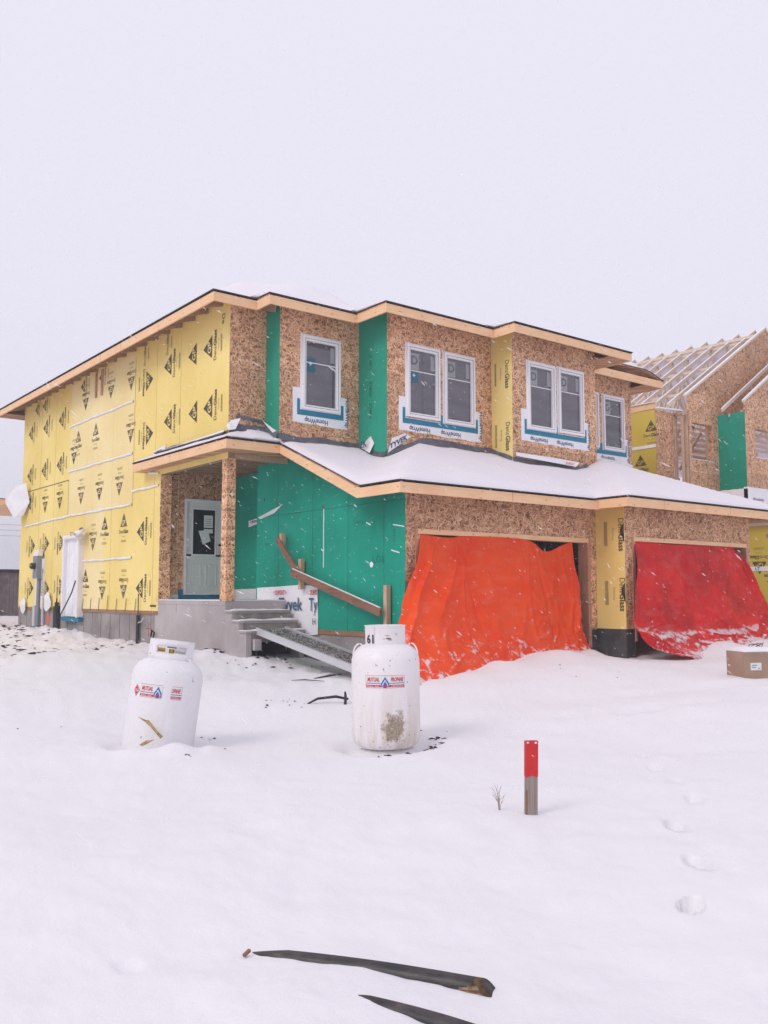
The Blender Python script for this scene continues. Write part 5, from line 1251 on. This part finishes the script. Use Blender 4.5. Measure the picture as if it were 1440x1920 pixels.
# gable wall with window opening, pentagon in pieces
def gable(mb, v, u0, u1, z0, wz, pk, holes, m, wu=None):
    walls(mb, m, 'v', v, u0, wu or u1, z0, wz, holes)
    zr = lambda u: PKZ - SN*abs(u-PKU) if pk is None else pk(u)
    us_ = sorted(set([u0, u1] + ([PKU] if pk is None and u0 < PKU < u1 else [])))
    for a, b in zip(us_[:-1], us_[1:]):
        pts = [(a, v, wz+.006), (b, v, wz+.006), (b, v, max(zr(b), wz+.01)), (a, v, max(zr(a), wz+.01))]
        mb.poly(pts, m, (0,-1,0), .03)
    mb.box(u0, u1, v-.002, v+.02, wz, wz+.006, M['joint'])
gable(mb, NV1, NU1+.25, PKU+3, 4.0, 7.12, None, [(15.74, 16.85, 5.68, 6.78)], M['osb'], NU2)
pk2 = lambda u: 7.38 + .64*(u-17.1)
gable(mb, NV2, NU2+.001, 20.5, 4.85, 7.2, pk2, [(17.71, 19.2, 5.80, 6.68)], M['osb'])
mb.build('strand_board_wall', nb)
mb = MB(); walls(mb, M['green'], 'u', NU2, NV2-.003, NV1, 4.80, 7.15); mb.build('green_panel', nb)
mb = MB(); mb.box(NU2-.02, 20, NV2-.02, NV2+.1, 4.40, 4.84, M['wrap']); mb.box(NU2-.02, NU2, NV2-.02, NV1, 4.40, 4.79, M['wrap'])
text(mb, 'HomeWrap', (17.75, NV2-.024, 4.52), (-1,0,0), (0,0,-1), .10, M['greyink'], .01, width=.6); text(mb, 'HomeWrap', (18.7, NV2-.024, 4.7), (-1,0,0), (0,0,-1), .10, M['greyink'], .01, width=.6); mb.build('house_wrap_band', nb)
mb = MB()                                              # open stud bay and opening trim
for (v) in (.30, .52): mb.cut(); mb.box(NU1+.0, NU1+.09, v, v+.04, 4.0, 7.0, M['stud'])
mb.cut(); mb.box(NU1+.0, NU1+.09, .25, .6, 6.95, 7.05, M['stud'])
for u in (NU1+.18, NU1+.23): mb.cut(); mb.box(u, u+.04, NV1-.0, NV1+.1, 4.0, 7.1, M['stud'])
for z in (5.0, 5.8): mb.cut(); mb.box(NU1, NU1+.2, NV1+.3, NV1+.34, z, z+.09, M['stud'])
mb.cut(); mb.box(16.85, 16.89, NV1-.0+.15, NV1+.25, 5.6, 6.8, M['stud']); mb.build_each('stud', nb); mb = MB(); mb.box(15.74, 16.85, NV1-.01, NV1+.15, 5.66, 5.68, M['snow']); mb.cut(); mb.box(17.71, 19.2, NV2-.01, NV2+.15, 5.78, 5.80, M['snow'])
mb.build_each('sill_snow', nb)
for i in range(6):
    mb = MB(); mb.box(17.8+i*.5, 17.84+i*.5, .9, .99, 4.2, 7.1, M['stud']); mb.build('stud', nb)
    mb = MB(); mb.beam((17.6, .3+.1*i, 5.75+.22*i), (20.2, .5+.1*i, 5.85+.22*i), .04, .09, M['truss']); mb.build('brace', nb)

for i in range(7):                                      # inner partition studs seen through the openings
    u = 15.6+i*.45
    mb = MB(); mb.box(u, u+.04, 2.2, 2.29, 4.2, 7.05, M['stud']); mb.build('stud', nb)
for i in range(4):
    mb = MB(); mb.beam((15.6+i*.5, 1.6, 5.6), (16.4+i*.6, 1.5, 6.9), .04, .09, M['stud']); mb.beam((15.5,1.4+.2*i,6.0+.25*i),(19.5,1.4+.2*i,6.05+.25*i), .04,.09, M['truss']); mb.beam((15.5,1.4+.2*i,6.05+.25*i),(19.5,1.4+.2*i,6.10+.25*i), .045,.012, M['snow']); mb.build('brace', nb)
mb = MB(); mb.box(14.6, 26, -.3, 8.8, 4.05, 4.2, M['osb']); mb.build('floor_deck', nb)
def truss(v, u0, pku, pkz, s_, u1, sheathed=False):
    mb = MB(); wd = .045; z0 = pkz - s_*(pku-u0); zb = pkz - s_*(pku-(u0+.55)) - .02
    def ch(a, b, h=.10, m=None): mb.beam((a[0], v, a[1]), (b[0], v, b[1]), wd, h, m or M['truss'])
    ch((u0, z0), (pku, pkz)); ch((pku, pkz), (u1, pkz - s_*(u1-pku)))
    mb.beam((u0, v, z0+.06), (pku, v, pkz+.06), wd+.01, .022, M['snow']); mb.beam((pku, v, pkz+.06), (u1, v, pkz+.06 - s_*(u1-pku)), wd+.01, .022, M['snow'])
    zb = 7.1; ch((max(u0+.4, 14.4), zb), (u1-.4, zb))
    span = (u1-.8)-(u0+.8); k = 4; up_ = []
    for i in range(1, 2*k):
        u = u0+.8+span*i/(2*k); up_.append(u)
    for i, u in enumerate(up_):
        zt_ = pkz - s_*abs(u-pku) - .05
        if zt_ < zb+.25: continue
        ch((u, zb), (u, zt_), .07)
        if i+1 < len(up_):
            u2 = up_[i+1]; z2 = pkz - s_*abs(u2-pku) - .05
            if i % 2 and z2 > zb+.2: ch((u, zb), (u2, z2), .07)
            elif not i % 2: ch((u, zt_), (u2, zb), .07)
    return mb.build('roof_truss', nb)
for i in range(13): truss(NV1+.35+i*.61, 15.05 if i < 3 else 14.35, PKU, PKZ, SN, 26.2)
for v in (-.15, .30): truss(v, 16.75, 21.2, pk2(21.2)+.04, .64, 25.4)
mb = MB(); mb.box(PKU-.62, PKU-.57, .3, 8.2, PKZ-.36, PKZ-.26, M['truss'])
for (du, dz) in ((.6, .38), (2.4, 1.5), (4.2, 2.62)): mb.box(PKU-du-.02, PKU-du+.02, .3, 8.2, PKZ-dz-.12, PKZ-dz-.03, M['truss'])
mb.build('purlin', nb)
mb = MB()                                              # rake boards edged with snow
for (v, u0, z0, u1, z1) in ((NV1-.02, 15.36, 7.50, PKU, PKZ+.04), (NV2-.02, 17.05, 7.42, 20.5, 7.42+.64*3.45)):
    mb.beam((u0, v, z0), (u1, v, z1), .05, .07, M['truss']); mb.beam((u0, v-.01, z0+.045), (u1, v-.01, z1+.045), .08, .03, M['snow'])
mb.beam((PKU, NV1-.02, PKZ+.04), (PKU+3, NV1-.02, PKZ+.04-3*SN), .05, .07, M['truss'])
mb.build('rake_board', nb)
mb = MB()                                              # far slope already sheeted and white with snow
mb.poly([(PKU+.05, .9, PKZ-.12), (PKU+.05, 8.2, PKZ-.12), (26, 8.2, PKZ-.12-SN*5.8), (26, .9, PKZ-.12-SN*5.8)], M['farsheet'], (0,0,1), .02)
mb.build('far_roof_sheet', nb)
mb = MB()                                              # short hip end over the yellow wall
mb.box(NU-.02, NU+.1, .6, 5.5, 7.08, 7.26, M['pine'])
for i in range(7): mb.beam((NU+.05, 1.3+i*.55, 7.30), (NU+.5, 1.3+i*.55, 7.62), .04, .09, M['truss'])
mb.beam((NU-.02, .55, 7.28), (NU+.02, 5.5, 7.28), .10, .03, M['snow']); mb.beam((NU, .55, 7.10), (NU1+.25, .45, 7.14), .12, .05, M['snow'])
mb.build('eave_framing', nb)

# ------------------------------------------------------------------ far left: fence, cables
fn = thing('board_fence', 'grey vertical board fence beyond the back corner of the yellow wall', 'fence', (-2, 20.3, .6))
mb = MB()
for i in range(62):
    u = -5.6+i*.135; mb.box(u, u+.128, 20.3, 20.325, .6, 2.42+.0*random.random(), M['fence'])
mb.build('fence_boards', fn)
mb = MB(); mb.box(-5.7, 2.9, 20.24, 20.36, 2.42, 2.55, M['darkmetal']); mb.build('top_rail', fn)
for u in (-5.6, -3.2, -.8, 1.28): 
    mb = MB(); mb.box(u, u+.1, 20.22, 20.30, .5, 2.68, M['darkmetal']); mb.build('fence_post', fn)
for i, z in enumerate((6.9, 7.4, 7.9)):
    mb = MB(); mb.tube([(-60+12*k, 70, z+.06*(k-6)**2*.12) for k in range(13)], .02, M['meterbox'], 6)
    tag(mb.build('overhead_cable'), ['lowest overhead cable behind the back left corner of the house', 'middle overhead cable behind the back left corner of the house', 'topmost overhead cable behind the back left corner of the house'][i], 'cable', 'overhead cables')
# a snowy field of wind-blown flakes between the road and the houses
mb = MB(); rd = random.Random(11)
wind = Vector((.75, -.45, -.65)).normalized()
for i in range(9000):
    d_ = rd.uniform(4.5, 17); a = R(YAW) + R(rd.uniform(-24, 24)); z = rd.uniform(.1, 8)
    p = Vector((EYE.x - d_*math.sin(a), EYE.y + d_*math.cos(a), z))
    if d_ > 13 and p.y > -4.6 and p.x > 0: continue
    s_ = rd.uniform(.0012, .0026)*(1 if rd.random() < .9 else 2.2); l = s_*rd.uniform(2, 7); w_ = (wind + Vector((rd.gauss(0,.15), rd.gauss(0,.15), rd.gauss(0,.15)))).normalized()
    a1 = w_.cross(Vector((0,0,1))).normalized()*s_; b1 = w_.cross(a1).normalized()*s_
    mb.add([p+w_*l, p+a1, p+b1, p-a1, p-b1, p-w_*l], [(0,1,2),(0,2,3),(0,3,4),(0,4,1),(5,2,1),(5,3,2),(5,4,3),(5,1,4)], M['flake'])
struct(mb.build('falling_snow', fix=False), 'stuff')
# falling snow thickens the air with distance
hz = bpy.data.materials.new('snowy_air'); hz.use_nodes = True; ht = hz.node_tree; ht.nodes.remove(ht.nodes['Principled BSDF'])
pv = ht.nodes.new('ShaderNodeVolumePrincipled'); pv.inputs['Color'].default_value = (.95,.94,.99,1); pv.inputs['Density'].default_value = .0036; pv.inputs['Anisotropy'].default_value = .2
ht.links.new(pv.outputs[0], ht.nodes['Material Output'].inputs['Volume'])
mb = MB(); mb.box(EYE.x-250, EYE.x+250, EYE.y-250, EYE.y+250, -2.0, 13.0, hz); struct(mb.build('haze'), 'stuff')
print('verts', sum(len(o.data.vertices) for o in scene.objects if o.type == 'MESH'))
